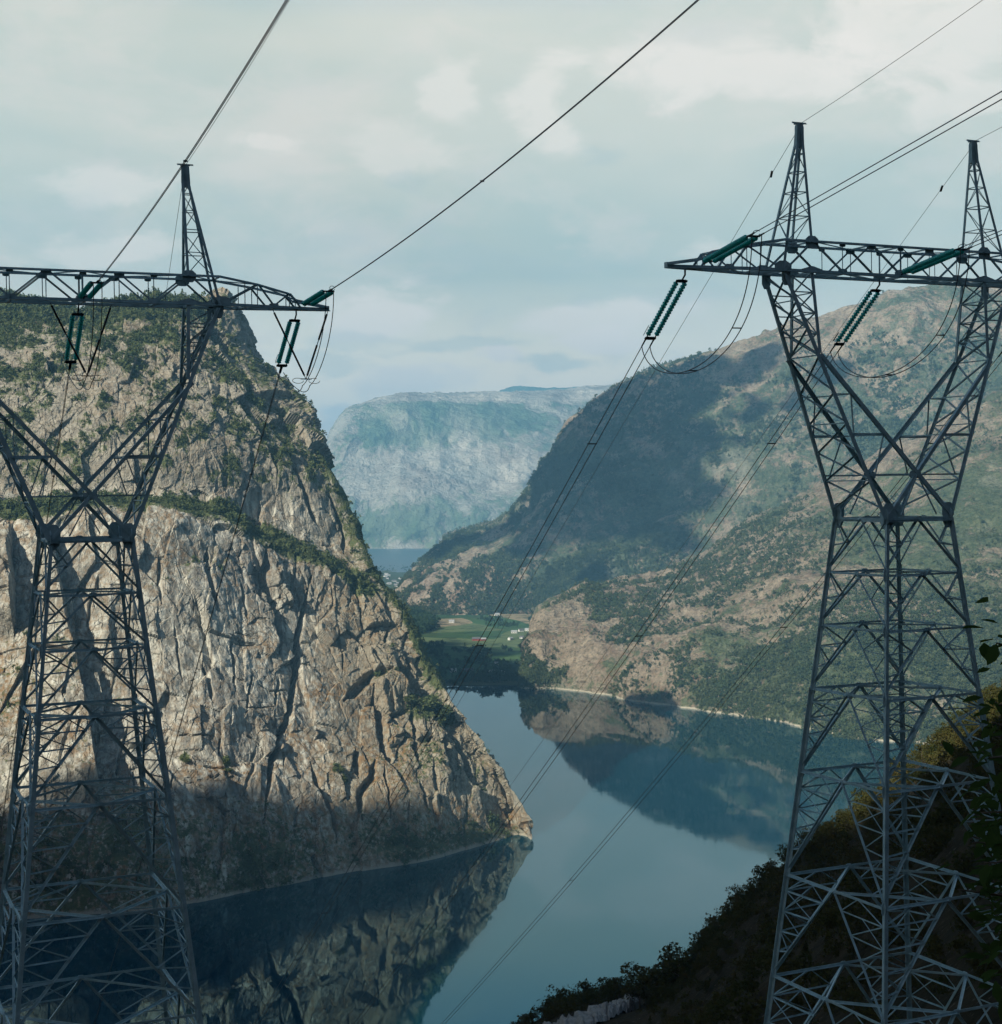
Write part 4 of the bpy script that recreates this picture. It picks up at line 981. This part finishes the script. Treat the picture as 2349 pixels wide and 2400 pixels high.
    for i, x in enumerate(bots):
        B.append(bar(V3(x, -dw(x), zb - .02), V3(x, dw(x), zb - .02), .11, ref=(0, 0, 1)))
        if i < len(bots) - 1:
            y = bots[i + 1]; sg = 1 if i % 2 else -1; B.append(bar(V3(x, sg * dw(x), zb - .03), V3(y, -sg * dw(y), zb - .03), .10, ref=(0, 0, 1)))
    for i, (x, z) in enumerate(tops):
        B.append(bar(V3(x, -dw(x), z), V3(x, dw(x), z), .07, ref=(0, 0, 1)))
        if i < len(tops) - 1:
            x2, z2 = tops[i + 1]; sg = 1 if i % 2 else -1; B.append(bar(V3(x, sg * dw(x), z), V3(x2, -sg * dw(x2), z2), .06, ref=(0, 0, 1)))
    for s in (-1, 1): B.append(plate(V3(s * xt, 0, zb + .06), (0, 1, 0), (0, 0, 1), .16, .16, .06, .2)); B.append(plate(V3(s * 11.5, 0, zb - .02), (1, 0, 0), (0, 1, 0), .45, .34, .06, .3))
    parts.append(('crossarm', B))
    for s in (-1, 1):
        B = []
        tx = .14
        legs = {}
        for sy in (-1, 1):
            legs[(0, sy)] = (V3(s * xi, sy * db, zt), V3(s * (xp - .12), sy * tx, zp - .9))
            legs[(1, sy)] = (V3(s * xo, sy * db, zb), V3(s * (xp + .16), sy * tx, zp - .9))
        for k_, (a, b) in legs.items(): B.append(bar(a, b, .13, .025, ref=(0, -k_[1], 0)))
        for k_ in ((0, -1), (0, 1), (1, -1), (1, 1)):
            a, b = legs[k_]; c = V3(s * (xp + (.1 if k_[0] else -.1)), k_[1] * .10, zp); B.append(bar(b, c, .14, .03, ref=(0, -k_[1], 0)))
        cuts = [14.7, 15.9, 16.9, 17.8]
        def lp(k_, z):
            a, b = legs[k_]; f = (z - a[2]) / (b[2] - a[2]); return a + (b - a) * f
        order = [(0, -1), (1, -1), (1, 1), (0, 1)]
        for i, z in enumerate([zt] + cuts):
            nz = (cuts + [18.3])[i]
            for q in range(4):
                A_, B_ = order[q], order[(q + 1) % 4]
                if i: B.append(bar(lp(A_, z), lp(B_, z), .045, ref=(0, 0, 1)))
                if (i + q) % 2: B.append(bar(lp(A_, max(z, zt)), lp(B_, nz), .045, ref=(0, -1, 0)))
                else: B.append(bar(lp(B_, max(z, zt)), lp(A_, nz), .045, ref=(0, -1, 0)))
        for sy in (-1, 1):
            B.append(plate(V3(s * xp, sy * .13, zp - .55), (0, 0, 1), (1, 0, 0), .62, .19, .04, .25)); B.append(plate(V3(s * xp + sy * .17, 0, zp - .55), (0, 0, 1), (0, 1, 0), .6, .13, .04, .25))
        B.append(plate(V3(s * xp, 0, zp + .05), (1, 0, 0), (0, 1, 0), .27, .18, .06, .15)); B.append(bar(V3(s * xp - .42, 0, zp + .09), V3(s * xp + .42, 0, zp + .09), .08, ref=(0, 0, 1)))
        parts.append(('earth_wire_peak', B))
    return [(n_, *merge(b)) for n_, b in parts]
PP = [(n_, np_mesh(n_, v, f, M_STEEL)) for n_, v, f in pylon_parts()]
TW = {'R': (19.671, 80., -1.857, .439), 'L': (-21.172, 80.978, -2.353, .404)}
def twp(t, p):
    X_, D, Z_, yaw = TW[t]; c, s = math.cos(yaw), math.sin(yaw)
    return np.array([X_ + p[0] * c - p[1] * s, D + p[0] * s + p[1] * c, HC + Z_ + p[2]])
pyl = {}
for t, lab in (('L', 'grey steel lattice pylon at the left in front of the pale cliff'), ('R', 'grey steel lattice pylon at the right in front of the mountain and dark slope')):
    X_, D, Z_, yaw = TW[t]
    # feet reach the ground, each pylon's leg extensions differ
    e = empty('lattice_pylon', (X_, D, HC + Z_), lab, 'pylon', 'lattice pylons of the power line'); e.rotation_euler = (0, 0, yaw); pyl[t] = e
    for n_, me in PP: link(bpy.data.objects.new(n_, me), parent=e)
    for sx, sy in ((-1, -1), (1, -1), (1, 1), (-1, 1)):
        a = V3(sx * W(-30.5), sy * W(-30.5), -30.5)
        w = twp(t, a); 
        gz = near_z(w[0], w[1]) - HC - Z_
        if gz > -30.4: gz = -31.2
        b = V3(sx * W(gz), sy * W(gz), gz - .5)
        B = [bar(a, b, .28, .04, ref=(0, -sy, 0))]
        nseg = max(1, int((-30.5 - gz) / 4))
        for i in range(nseg):
            f0 = i / nseg; f1_ = (i + 1) / nseg; p0_ = a + (b - a) * f0; p1_ = a + (b - a) * f1_
            if nseg > 1: B.append(bar(p0_, p1_ * np.array([.55, 1, 1]) , .1, ref=(0, 1, 0))); B.append(bar(p1_, p1_ * np.array([.55, 1, 1]), .1, ref=(0, 0, 1)))
        V_, F_ = merge(B); link(bpy.data.objects.new('leg_extension', np_mesh('leg_extension', V_, F_, M_STEEL)), parent=e)
        V_, F_ = boxes([(b[0] - .6, b[1] - .6, b[2] - 1.5, b[0] + .6, b[1] + .6, b[2] + .35)]); link(bpy.data.objects.new('footing', np_mesh('footing', V_, F_, M_ROADROCK)), parent=e)
print('pylons', time.time() - T0)

# ------------------------------------------------------------------ insulators, conductors
def curve(A, az, sl, cu, s): s = np.asarray(s, float); return np.stack([A[0] + math.sin(az) * s, A[1] + math.cos(az) * s, A[2] + sl * s + cu * s * s], -1)
def frame(d):
    d = d / np.linalg.norm(d); h = np.cross(d, [0, 0, 1.]); h /= np.linalg.norm(h); return d, h, np.cross(h, d)
disc_prof = [(.02, 0), (.10, .0), (.135, .03), (.13, .05), (.09, .045), (.045, .10), (.03, .145)]
def string_mesh(L, n):
    """glass discs along +Z from 0 to L"""
    V = []; Fq = []; m = 12
    for k in range(n):
        z0 = k * L / n; b = len(V); sc_ = L / n / .17
        for (r_, z) in disc_prof:
            for j in range(m): a_ = 2 * math.pi * j / m; V.append((r_ * math.cos(a_), r_ * math.sin(a_), z0 + z * sc_))
        for i in range(len(disc_prof) - 1):
            for j in range(m): Fq.append((b + i * m + j, b + i * m + (j + 1) % m, b + (i + 1) * m + (j + 1) % m, b + (i + 1) * m + j))
    return np.array(V), np.array(Fq)
def ring_pts(c, u, v, ru, rv, n=20, cut=0):
    return [c + u * ru * math.cos(2 * math.pi * k / n + cut) + v * rv * math.sin(2 * math.pi * k / n + cut) for k in range(n - 2)]
def insulator(t, ph, az, sl, cu, s0, s1, nd, side, label, twin, hg=.23):
    A = twp(t, (ph, side * .83, 11.8 if side > 0 else 12.1)); B_ = curve(A, az, sl, cu, [0, s0, s1])
    p0, p1 = B_[1], B_[2]; d, h, u = frame(p1 - p0); L = np.linalg.norm(p1 - p0)
    e = empty('insulator_set', A, label, 'insulator', 'glass insulator strings on the crossarms')
    gap = .235
    R_ = Matrix(((h[0], u[0], d[0]), (h[1], u[1], d[1]), (h[2], u[2], d[2]))).to_4x4()
    sm = np_mesh('glass_string', *string_mesh(L, nd), M_GLASS, True)
    rod = np_mesh('core', *tube([(0, 0, -.08), (0, 0, L + .08)], .032, .032, 8), M_DARK, True)
    for sg in (-1, 1):
        o = bpy.data.objects.new('glass_string', sm); link(o, parent=e); o.matrix_local = Matrix.Translation(Vector(p0 + h * gap * sg - A)) @ R_
        c = bpy.data.objects.new('core', rod); link(c, parent=o)
    # hardware, local to A
    loc = lambda p: p - A
    q = [tube([(0, 0, .26 if side > 0 else .05), (0, 0, 0), loc(p0 - d * .22)], .05, .04), plate(loc(p0 - d * .15), h, d, .36, .10, .05, .4)]
    V_, F_ = merge([(q[0][0], q[0][1])]); link(bpy.data.objects.new('link', np_mesh('link', V_, F_, M_DARK)), parent=e)
    link(bpy.data.objects.new('yoke_plate', np_mesh('yoke_plate', *q[1], M_DARK)), parent=e)
    link(bpy.data.objects.new('yoke_plate', np_mesh('yoke_plate', *plate(loc(p1 + d * .16), h, d, .36, .11, .05, .4), M_DARK)), parent=e)
    rg = [tube(ring_pts(loc(p1 - d * .15) + u * .22 - h * .30, d, u * .5 + h * .4, .34, .20), .016, .016, 6)]
    link(bpy.data.objects.new('arcing_ring', np_mesh('arcing_ring', *merge(rg), M_DARK, True)), parent=e)
    cl = [tube([loc(p1 + d * .2 + h * hg * sg), loc(p1 + d * .75 + h * hg * sg)], .045, .035, 8) for sg in ((-1, 1) if twin else (0,))]
    link(bpy.data.objects.new('tension_clamp', np_mesh('tension_clamp', *merge(cl), M_DARK, True)), parent=e)
    return p1, d, h, u, A
def conductor(A, az, sl, cu, s0, s1, twin, label, rad=.028, spacers=(30,), cat='power line', group='conductors of the power line', name='conductor', hg=.23):
    ss = s0 + (s1 - s0) * np.linspace(0, 1, 90) ** 1.5; C = curve(A, az, sl, cu, ss)
    h = np.array([math.cos(az), -math.sin(az), 0])
    if not twin:
        o = bpy.data.objects.new(name, np_mesh(name, *tube(C, rad, rad, 6), M_WIRE, True)); link(o, label, cat, group); return
    e = empty(name, C[0], label, cat, group)
    for sg in (-1, 1):
        link(bpy.data.objects.new('cable', np_mesh('cable', *tube(C + h * hg * sg - C[0], rad, rad, 6), M_WIRE, True)), parent=e)
    for s in spacers:
        p = curve(A, az, sl, cu, [s])[0] - C[0]; link(bpy.data.objects.new('spacer', np_mesh('spacer', *tube([p - h * (hg + .05), p + h * (hg + .05)], .035, .035, 6), M_DARK, True)), parent=e)
DN = {'R': (-.41, -.778, 4.83e-4), 'L': (-.412, -.8516, 1.5e-4)}
UP = {'R': (2.8586, .0839, 1.8e-4), 'L': (2.742, .052, 1.22e-3)}
desc = {('R', -11.5): 'left end of the right pylon\'s arm', ('R', 0): 'middle of the right pylon\'s arm', ('R', 11.5): 'right pylon\'s arm end beyond the picture', ('L', 0): 'middle of the left pylon\'s arm', ('L', 11.5): 'right end of the left pylon\'s arm'}
ends = {}
for (t, ph), dsc in desc.items():
    vis = (t, ph) != ('R', 11.5); tw = True
    for kind, par, side in (('down', DN[t], 1), ('up', UP[t], -1)):
        A = twp(t, (ph, side * .83, 11.8 if side > 0 else 12.1))
        if side > 0: s0, s1 = .45, 3.35 if t == 'R' else 2.85
        else: s0, s1 = .7, (5.2 if t == 'R' else 4.2)
        if kind == 'up' and not vis: continue
        ends[(t, ph, kind)] = insulator(t, ph, *par, s0, s1, 19 if side > 0 else 24, side, 'green glass insulators %s at the %s' % ('hanging down' if side > 0 else 'stretched uphill', dsc), True, .23 if t == 'R' else .035)
        conductor(A, *par, s1 + .35, 700 if side > 0 else 190, tw, 'twin cable running %s from the %s' % ('down over the lake' if side > 0 else 'uphill', dsc), rad=(.022 if side > 0 else .021) if t == 'R' else .017, spacers=(10, 26, 60, 110, 180) if side > 0 else (25,), hg=.23 if t == 'R' else .024)
# jumpers
def bez(p0, p1, p2, p3, n=40):
    t = np.linspace(0, 1, n)[:, None]; return p0 * (1 - t) ** 3 + 3 * p1 * t * (1 - t) ** 2 + 3 * p2 * t * t * (1 - t) + p3 * t ** 3
for (t, ph) in (('R', -11.5), ('R', 0)):
    pd, dd_, hd, ud, _ = ends[(t, ph, 'down')]; pu, du, hu, uu, _ = ends[(t, ph, 'up')]
    e = empty('jumper_cable', pd, 'slack twin jumper cable looping under the ' + desc[(t, ph)], 'jumper cable', 'jumper cables under the crossarms')
    C0 = None
    a_ = pd + dd_ * .75; b_ = pu + du * .5; b2 = b_ + V3(0, 0, -4.6) - du * .4
    mids = []
    for sg in (-1, 1):
        p0 = a_ + hd * .23 * sg; p3 = b_ - hu * .23 * sg
        low = min(a_[2], b_[2]) 
        C = bez(p0, p0 + V3(.2, -1.2, -2.6), p3 + V3(.1, 1.0, -6.4), p3, 50)
        link(bpy.data.objects.new('cable', np_mesh('cable', *tube(C - pd, .024, .024, 6), M_WIRE, True)), parent=e); mids.append(C)
    for k in (22, 36):
        link(bpy.data.objects.new('spacer', np_mesh('spacer', *tube([mids[0][k] - pd, mids[1][k] - pd], .03, .03, 6), M_DARK, True)), parent=e)
for ph in (0, 11.5):
    pd, dd_, hd, ud, _ = ends[('L', ph, 'down')]; pu, du, hu, uu, _ = ends[('L', ph, 'up')]
    low = twp('L', (ph + .25, 0, zb - 3.75))
    e = empty('jumper_support', low, 'black V-shaped jumper hanger under the ' + desc[('L', ph)], 'hanger', 'V-shaped jumper hangers under the left pylon')
    for sg in (-1, 1):
        top = twp('L', (ph + sg * 1.52, 0, zb - .1)); v = low - top
        rods = [tube([top - low, top + v * .04 - low], .02, .02, 6), tube([top + v * .04 - low, top + v * .42 - low], .055, .055, 8), tube([top + v * .42 - low, top + v * .50 - low], .025, .025, 6), tube([top + v * .50 - low, top + v * .95 - low], .055, .055, 8), tube([top + v * .95 - low, low - low], .02, .02, 6)]
        link(bpy.data.objects.new('rod_insulator', np_mesh('rod_insulator', *merge(rods), M_DARK, True)), parent=e)
    hx = twp('L', (1, 0, 0)) - twp('L', (0, 0, 0)); hy = twp('L', (0, 1, 0)) - twp('L', (0, 0, 0))
    rg = [tube(ring_pts(V3(0, 0, -.1) + hx * .45 * sg, hx, hy * .3 + V3(0, 0, .8), .30, .18, 20, 1.), .016, .016, 6) for sg in (-1, 1)] + [tube([-hx * .3, hx * .3], .03, .03, 6)]
    link(bpy.data.objects.new('arcing_horn', np_mesh('arcing_horn', *merge(rg), M_DARK, True)), parent=e)
    j = empty('jumper_cable', pd, 'slack jumper cable on the V hanger, ' + desc[('L', ph)], 'jumper cable', 'jumper cables under the crossarms')
    for sg in (-1, 1):
        p0 = pd + dd_ * .7 + hd * .2 * sg; p3 = pu + du * .4 - hu * .2 * sg; lw = low + V3(0, 0, -.35) + hx * .2 * sg
        C = np.concatenate([bez(p0, p0 + V3(.3, -.4, -.5), lw + V3(-.3, .5, -.9), lw, 24), bez(lw, lw + V3(.5, -.8, .2), p3 + V3(0, .1, -2.5), p3, 30)[1:]])
        link(bpy.data.objects.new('cable', np_mesh('cable', *tube(C - pd, .022, .022, 6), M_WIRE, True)), parent=j)
# earth wires
for t, s, par, dsc in (('R', -1, (-.338, -.6236, -.00008), 'left peak of the right pylon'), ('R', 1, (-.338, -.6236, -.00008), 'right peak of the right pylon'), ('L', 1, (-.338, -.70, .0002), 'peak of the left pylon')):
    A = twp(t, (s * xp, .15, zp - .1 if t == 'L' else zp - .25))
    conductor(A, *par, 0, 560, False, 'thin earth wire dropping to the valley from the ' + dsc, .012, group='earth wires', name='earth_wire')
    A2 = twp(t, (s * xp, -.15, zp + .05)); par2 = {'L': (2.7255, .131, .0015), 'R': (2.80, .105, .0015)}[t]
    conductor(A2, *par2, 0, 160, False, 'thin earth wire rising uphill from the ' + dsc, .012, group='earth wires', name='earth_wire')
    pdm = curve(A, *par, [2.6])[0]
    if t == 'R':
        o = bpy.data.objects.new('vibration_damper', np_mesh('vibration_damper', *merge([tube([pdm - V3(0, .16, -.1), pdm + V3(0, .16, -.1)], .06, .06, 8), tube([pdm, pdm + V3(0, 0, -.06)], .02, .02, 6)]), M_DARK, True))
        link(o, 'small dark damper clamped on the earth wire below the ' + dsc, 'damper', 'dampers on the earth wires')

# ------------------------------------------------------------------ clouds outside the view that shade the mountain and the fields
def ico(sub=3):
    import bmesh
    bm = bmesh.new(); bmesh.ops.create_icosphere(bm, subdivisions=sub, radius=1); V = np.array([v.co[:] for v in bm.verts]); Fq = np.array([[v.index for v in f.verts] for f in bm.faces]); bm.free(); return V, Fq
IV, IF = ico(4)
mc = N('cloud'); cd = mc.n('ShaderNodeBsdfDiffuse', Color=(.9, .9, .9, 1)); mc.t.links.new(cd.outputs[0], mc.out.inputs[0]); M_CLOUD = mc.m
def surf(x, y, G, gx, gy):
    d = (gx - x) ** 2 + (gy - y) ** 2; k = np.argsort(d.ravel())[:12]; P_ = G.reshape(-1, 3)[k]; return P_[P_[:, 1].argmin()]
def cloud(name, label, targets, alt, fn):
    parts = []
    for (x, y, r_) in targets:
        p = fn(x, y); s = (alt - p[2]) / TE
        c = np.array([p[0] + aS[0] * s, p[1] + aS[1] * s, alt])
        for k in range(26):
            core = k < 4; sd_ = .30 if core else .85; rr_ = r_ * (.78 if core else rng.uniform(.07, .22))
            q = c + np.array([rng.normal(0, r_ * sd_), rng.normal(0, r_ * sd_), rng.uniform(0, 60)])
            I_ = (IV, IF) if core else (IV2, IF2)
            V = I_[0] * np.array([rr_, rr_, rr_ * .5]) * (1 + .25 * fbm(I_[0] + rng.uniform(0, 50), .5, 3, 900))[:, None] + q
            parts.append((V, I_[1]))
    V, Fq = merge(parts); o = bpy.data.objects.new(name, np_mesh(name, V, Fq, M_CLOUD, True)); link(o, label, 'cloud', kind='stuff')
IV2, IF2 = ico(2)
CLOUD1 = [(1150, 780, 110), (1100, 860, 120), (1190, 860, 130), (1270, 770, 120), (1060, 930, 110), (1140, 950, 130), (1240, 910, 110), (1080, 1000, 100), (1000, 990, 100), (930, 1030, 90), (1010, 1045, 80), (1160, 1020, 90), (870, 1050, 70), (1240, 1000, 80), (1340, 720, 90), (1310, 850, 90), (1440, 690, 60), (830, 1068, 50), (1330, 960, 45), (1290, 1050, 45), (1420, 800, 45), (1560, 720, 45), (1045, 900, 80), (1085, 830, 80), (1125, 1110, 50), (1490, 780, 35)]
cloud('cloud', 'white cumulus cloud overhead that shades the blue mountain nose', CLOUD1, 2050, lambda x, y: surf(x, y, MB, MBx, MBy))
CLOUD2 = [(800, 1270, 45), (850, 1275, 50), (890, 1270, 50), (940, 1280, 45), (975, 1290, 30), (830, 1240, 50), (780, 1230, 50), (875, 1250, 40)]
cloud('cloud', 'small white cumulus cloud overhead that shades the lakeside fields', CLOUD2, 2050, on_valley)

# ------------------------------------------------------------------ haze
HZ = .00009
mh = N('haze'); pv = mh.n('ShaderNodeVolumePrincipled', Density=HZ); pv.inputs['Color'].default_value = (.27, .65, 1.0, 1); pv.inputs['Anisotropy'].default_value = .0
mh.t.links.new(pv.outputs[0], mh.out.inputs['Volume'])
V_, F_ = boxes([(-12000, -6000, -83.5, 12000, 20500, 1330)])
o = bpy.data.objects.new('haze', np_mesh('haze', V_, F_, mh.m)); link(o, kind='stuff')

# ------------------------------------------------------------------ sun and sky
EL = math.atan(TE)
sd = Vector((aS[0] * math.cos(EL), aS[1] * math.cos(EL), math.sin(EL)))
sl = bpy.data.lights.new('sun', 'SUN'); sl.energy = 4.6; sl.angle = math.radians(.55); sl.color = (1., .945, .79)
so = bpy.data.objects.new('sun', sl); COL.objects.link(so); so.rotation_euler = sd.to_track_quat('Z', 'Y').to_euler(); so.location = (0, 0, 1500)
wd = bpy.data.worlds.new('World'); sc.world = wd; wd.use_nodes = True; wt = wd.node_tree; wt.nodes.clear()
class NW(N):
    def __init__(s, t): s.t = t
w = NW(wt)
wo = w.n('ShaderNodeOutputWorld')
sky = w.n('ShaderNodeTexSky'); sky.sky_type = 'NISHITA'; sky.sun_disc = False; sky.sun_elevation = EL; sky.sun_rotation = math.atan2(aS[0], aS[1]); sky.altitude = 300; sky.dust_density = 1.5
skyb = w.n('ShaderNodeBackground', Strength=.05); w.t.links.new(sky.outputs[0], skyb.inputs[0])
gen = w.n('ShaderNodeTexCoord').outputs['Generated']; sx = w.n('ShaderNodeSeparateXYZ', Vector=gen)
X_, Y_, Z_ = sx.outputs
az = w.math('ARCTAN2', X_, Y_); el = w.math('ARCSINE', Z_)
wv = w.map(gen, (1., 1., 2.3))
n1 = w.noise(wv, 5.5, 7, .6, .4); n2 = w.noise(w.map(gen, (1., 1., 3.2)), 2.4, 4, .55, .2); n3 = w.noise(w.map(gen, (1, 1, 2.0)), 15., 7, .65, .5)
base = w.mix(w.mr(n2, .38, .62), (.36, .455, .425), (.50, .54, .475))
top_ = w.mr(el, .10, .32)
base = w.mix(top_, base, w.mix(w.mr(n2, .4, .6), (.455, .51, .455), (.585, .575, .50)))
hor = w.mr(el, .0, .07, 1., 0.)
base = w.mix(w.math('MULTIPLY', w.mr(el, .02, .13, 1., 0.), .85), base, (1.66, 1.26, .87))
cm = w.mr(w.math('ADD', w.math('MULTIPLY', n1, .62), w.math('MULTIPLY', n3, .38)), .485, .60)
base = w.mix(w.math('MULTIPLY', cm, .6), base, (.66, .61, .545))
dm = w.mr(n3, .52, .75); base = w.mix(w.math('MULTIPLY', w.math('MULTIPLY', dm, w.mr(n2, .6, .4)), .35), base, (.27, .37, .43))
def dirang(x, y):
    p = U(x, y, 1.) - np.array([0, 0, HC]); p = p / np.linalg.norm(p); return math.atan2(p[0], p[1]), math.asin(p[2])
wn = w.n('ShaderNodeTexNoise', Vector=w.map(gen, (1, 1, 2.)), Scale=9., Detail=6., Roughness=.6).outputs[1]
wsep = w.n('ShaderNodeSeparateXYZ', Vector=wn).outputs
az_w = w.math('ADD', az, w.math('MULTIPLY', w.math('SUBTRACT', wsep[0], .5), .11)); el_w = w.math('ADD', el, w.math('MULTIPLY', w.math('SUBTRACT', wsep[1], .5), .055))
def puff(x, y, rx, ry, amt, col, thr=(.34, .78), nn=None):
    global base
    a0, e0 = dirang(x, y)
    da = w.math('DIVIDE', w.math('SUBTRACT', az_w, a0), rx / 3025); de = w.math('DIVIDE', w.math('SUBTRACT', el_w, e0), ry / 3025)
    g = w.math('EXPONENT', w.math('MULTIPLY', w.math('ADD', w.math('MULTIPLY', da, da), w.math('MULTIPLY', de, de)), -1.))
    s_ = w.math('ADD', g, w.math('MULTIPLY', w.math('SUBTRACT', nn or n3, .5), 1.9))
    f = w.math('MULTIPLY', w.mr(s_, thr[0], thr[1]), w.math('MULTIPLY', w.mr(g, .05, .55), amt)); base = w.mix(f, base, col)
CR = (.78, .71, .64); GB = (.36, .45, .45)
for a in [(855, 160, 65, 80, .34, CR), (1055, 205, 85, 85, .38, CR), (1130, 300, 60, 35, .5, GB), (1450, 130, 330, 70, .4, CR), (1800, 60, 300, 110, .4, CR), (1800, 190, 120, 40, .35, CR), (520, 290, 60, 22, .35, CR), (740, 290, 90, 60, .25, CR), (770, 350, 60, 30, .4, GB), (170, 370, 160, 40, .35, CR), (430, 390, 60, 35, .35, GB), (60, 420, 120, 60, .3, GB),
          (720, 595, 130, 55, .55, CR), (1150, 610, 190, 50, .5, CR), (1180, 655, 130, 28, .6, CR), (560, 470, 160, 25, .3, GB), (960, 500, 380, 22, .35, GB), (800, 735, 160, 45, .55, CR), (950, 690, 50, 28, .75, CR), (900, 660, 160, 20, .5, GB), (1090, 705, 110, 24, .65, GB), (650, 690, 90, 28, .5, GB), (700, 640, 110, 26, .4, GB), (640, 790, 80, 30, .6, CR), (1250, 560, 150, 22, .3, GB), (1350, 490, 100, 30, .35, CR), (200, 490, 200, 30, .3, CR)]:
    puff(a[0], a[1], a[2], a[3], min(.9, a[4] * (1.4 if a[5] is CR else .75)), a[5])
# higher sky (seen only in the lake): bluer with loose cloud
hi = w.mr(el, .285, .36); base = w.mix(w.math('MULTIPLY', hi, .8), base, w.mix(w.mr(n1, .45, .6), (.07, .26, .48), (.30, .42, .50)))
cb = w.n('ShaderNodeBackground', Strength=.93); w.t.links.new(base, cb.inputs[0])
# the thin cloud deck lies to the north, ahead; overhead and behind the sky is clear
msk = w.math('MULTIPLY', w.mr(Y_, .15, .6), w.mr(el, .7, .36))
mx = w.n('ShaderNodeMixShader', I0=msk, I1=skyb.outputs[0], I2=cb.outputs[0]); w.t.links.new(mx.outputs[0], wo.inputs[0])

sc.view_settings.view_transform = 'Standard'; sc.view_settings.look = 'None'; sc.view_settings.exposure = .62; sc.view_settings.gamma = 1.
cy = sc.cycles
cy.use_denoising = True
try: cy.denoiser = 'OPENIMAGEDENOISE'; cy.denoising_input_passes = 'RGB_ALBEDO_NORMAL'; cy.denoising_prefilter = 'ACCURATE'
except Exception: pass
cy.max_bounces = 6; cy.diffuse_bounces = 2; cy.glossy_bounces = 3; cy.transmission_bounces = 4; cy.volume_bounces = 0; cy.transparent_max_bounces = 4
cy.sample_clamp_indirect = 4
cy.use_adaptive_sampling = True; cy.adaptive_threshold = .015
print('done', time.time() - T0)
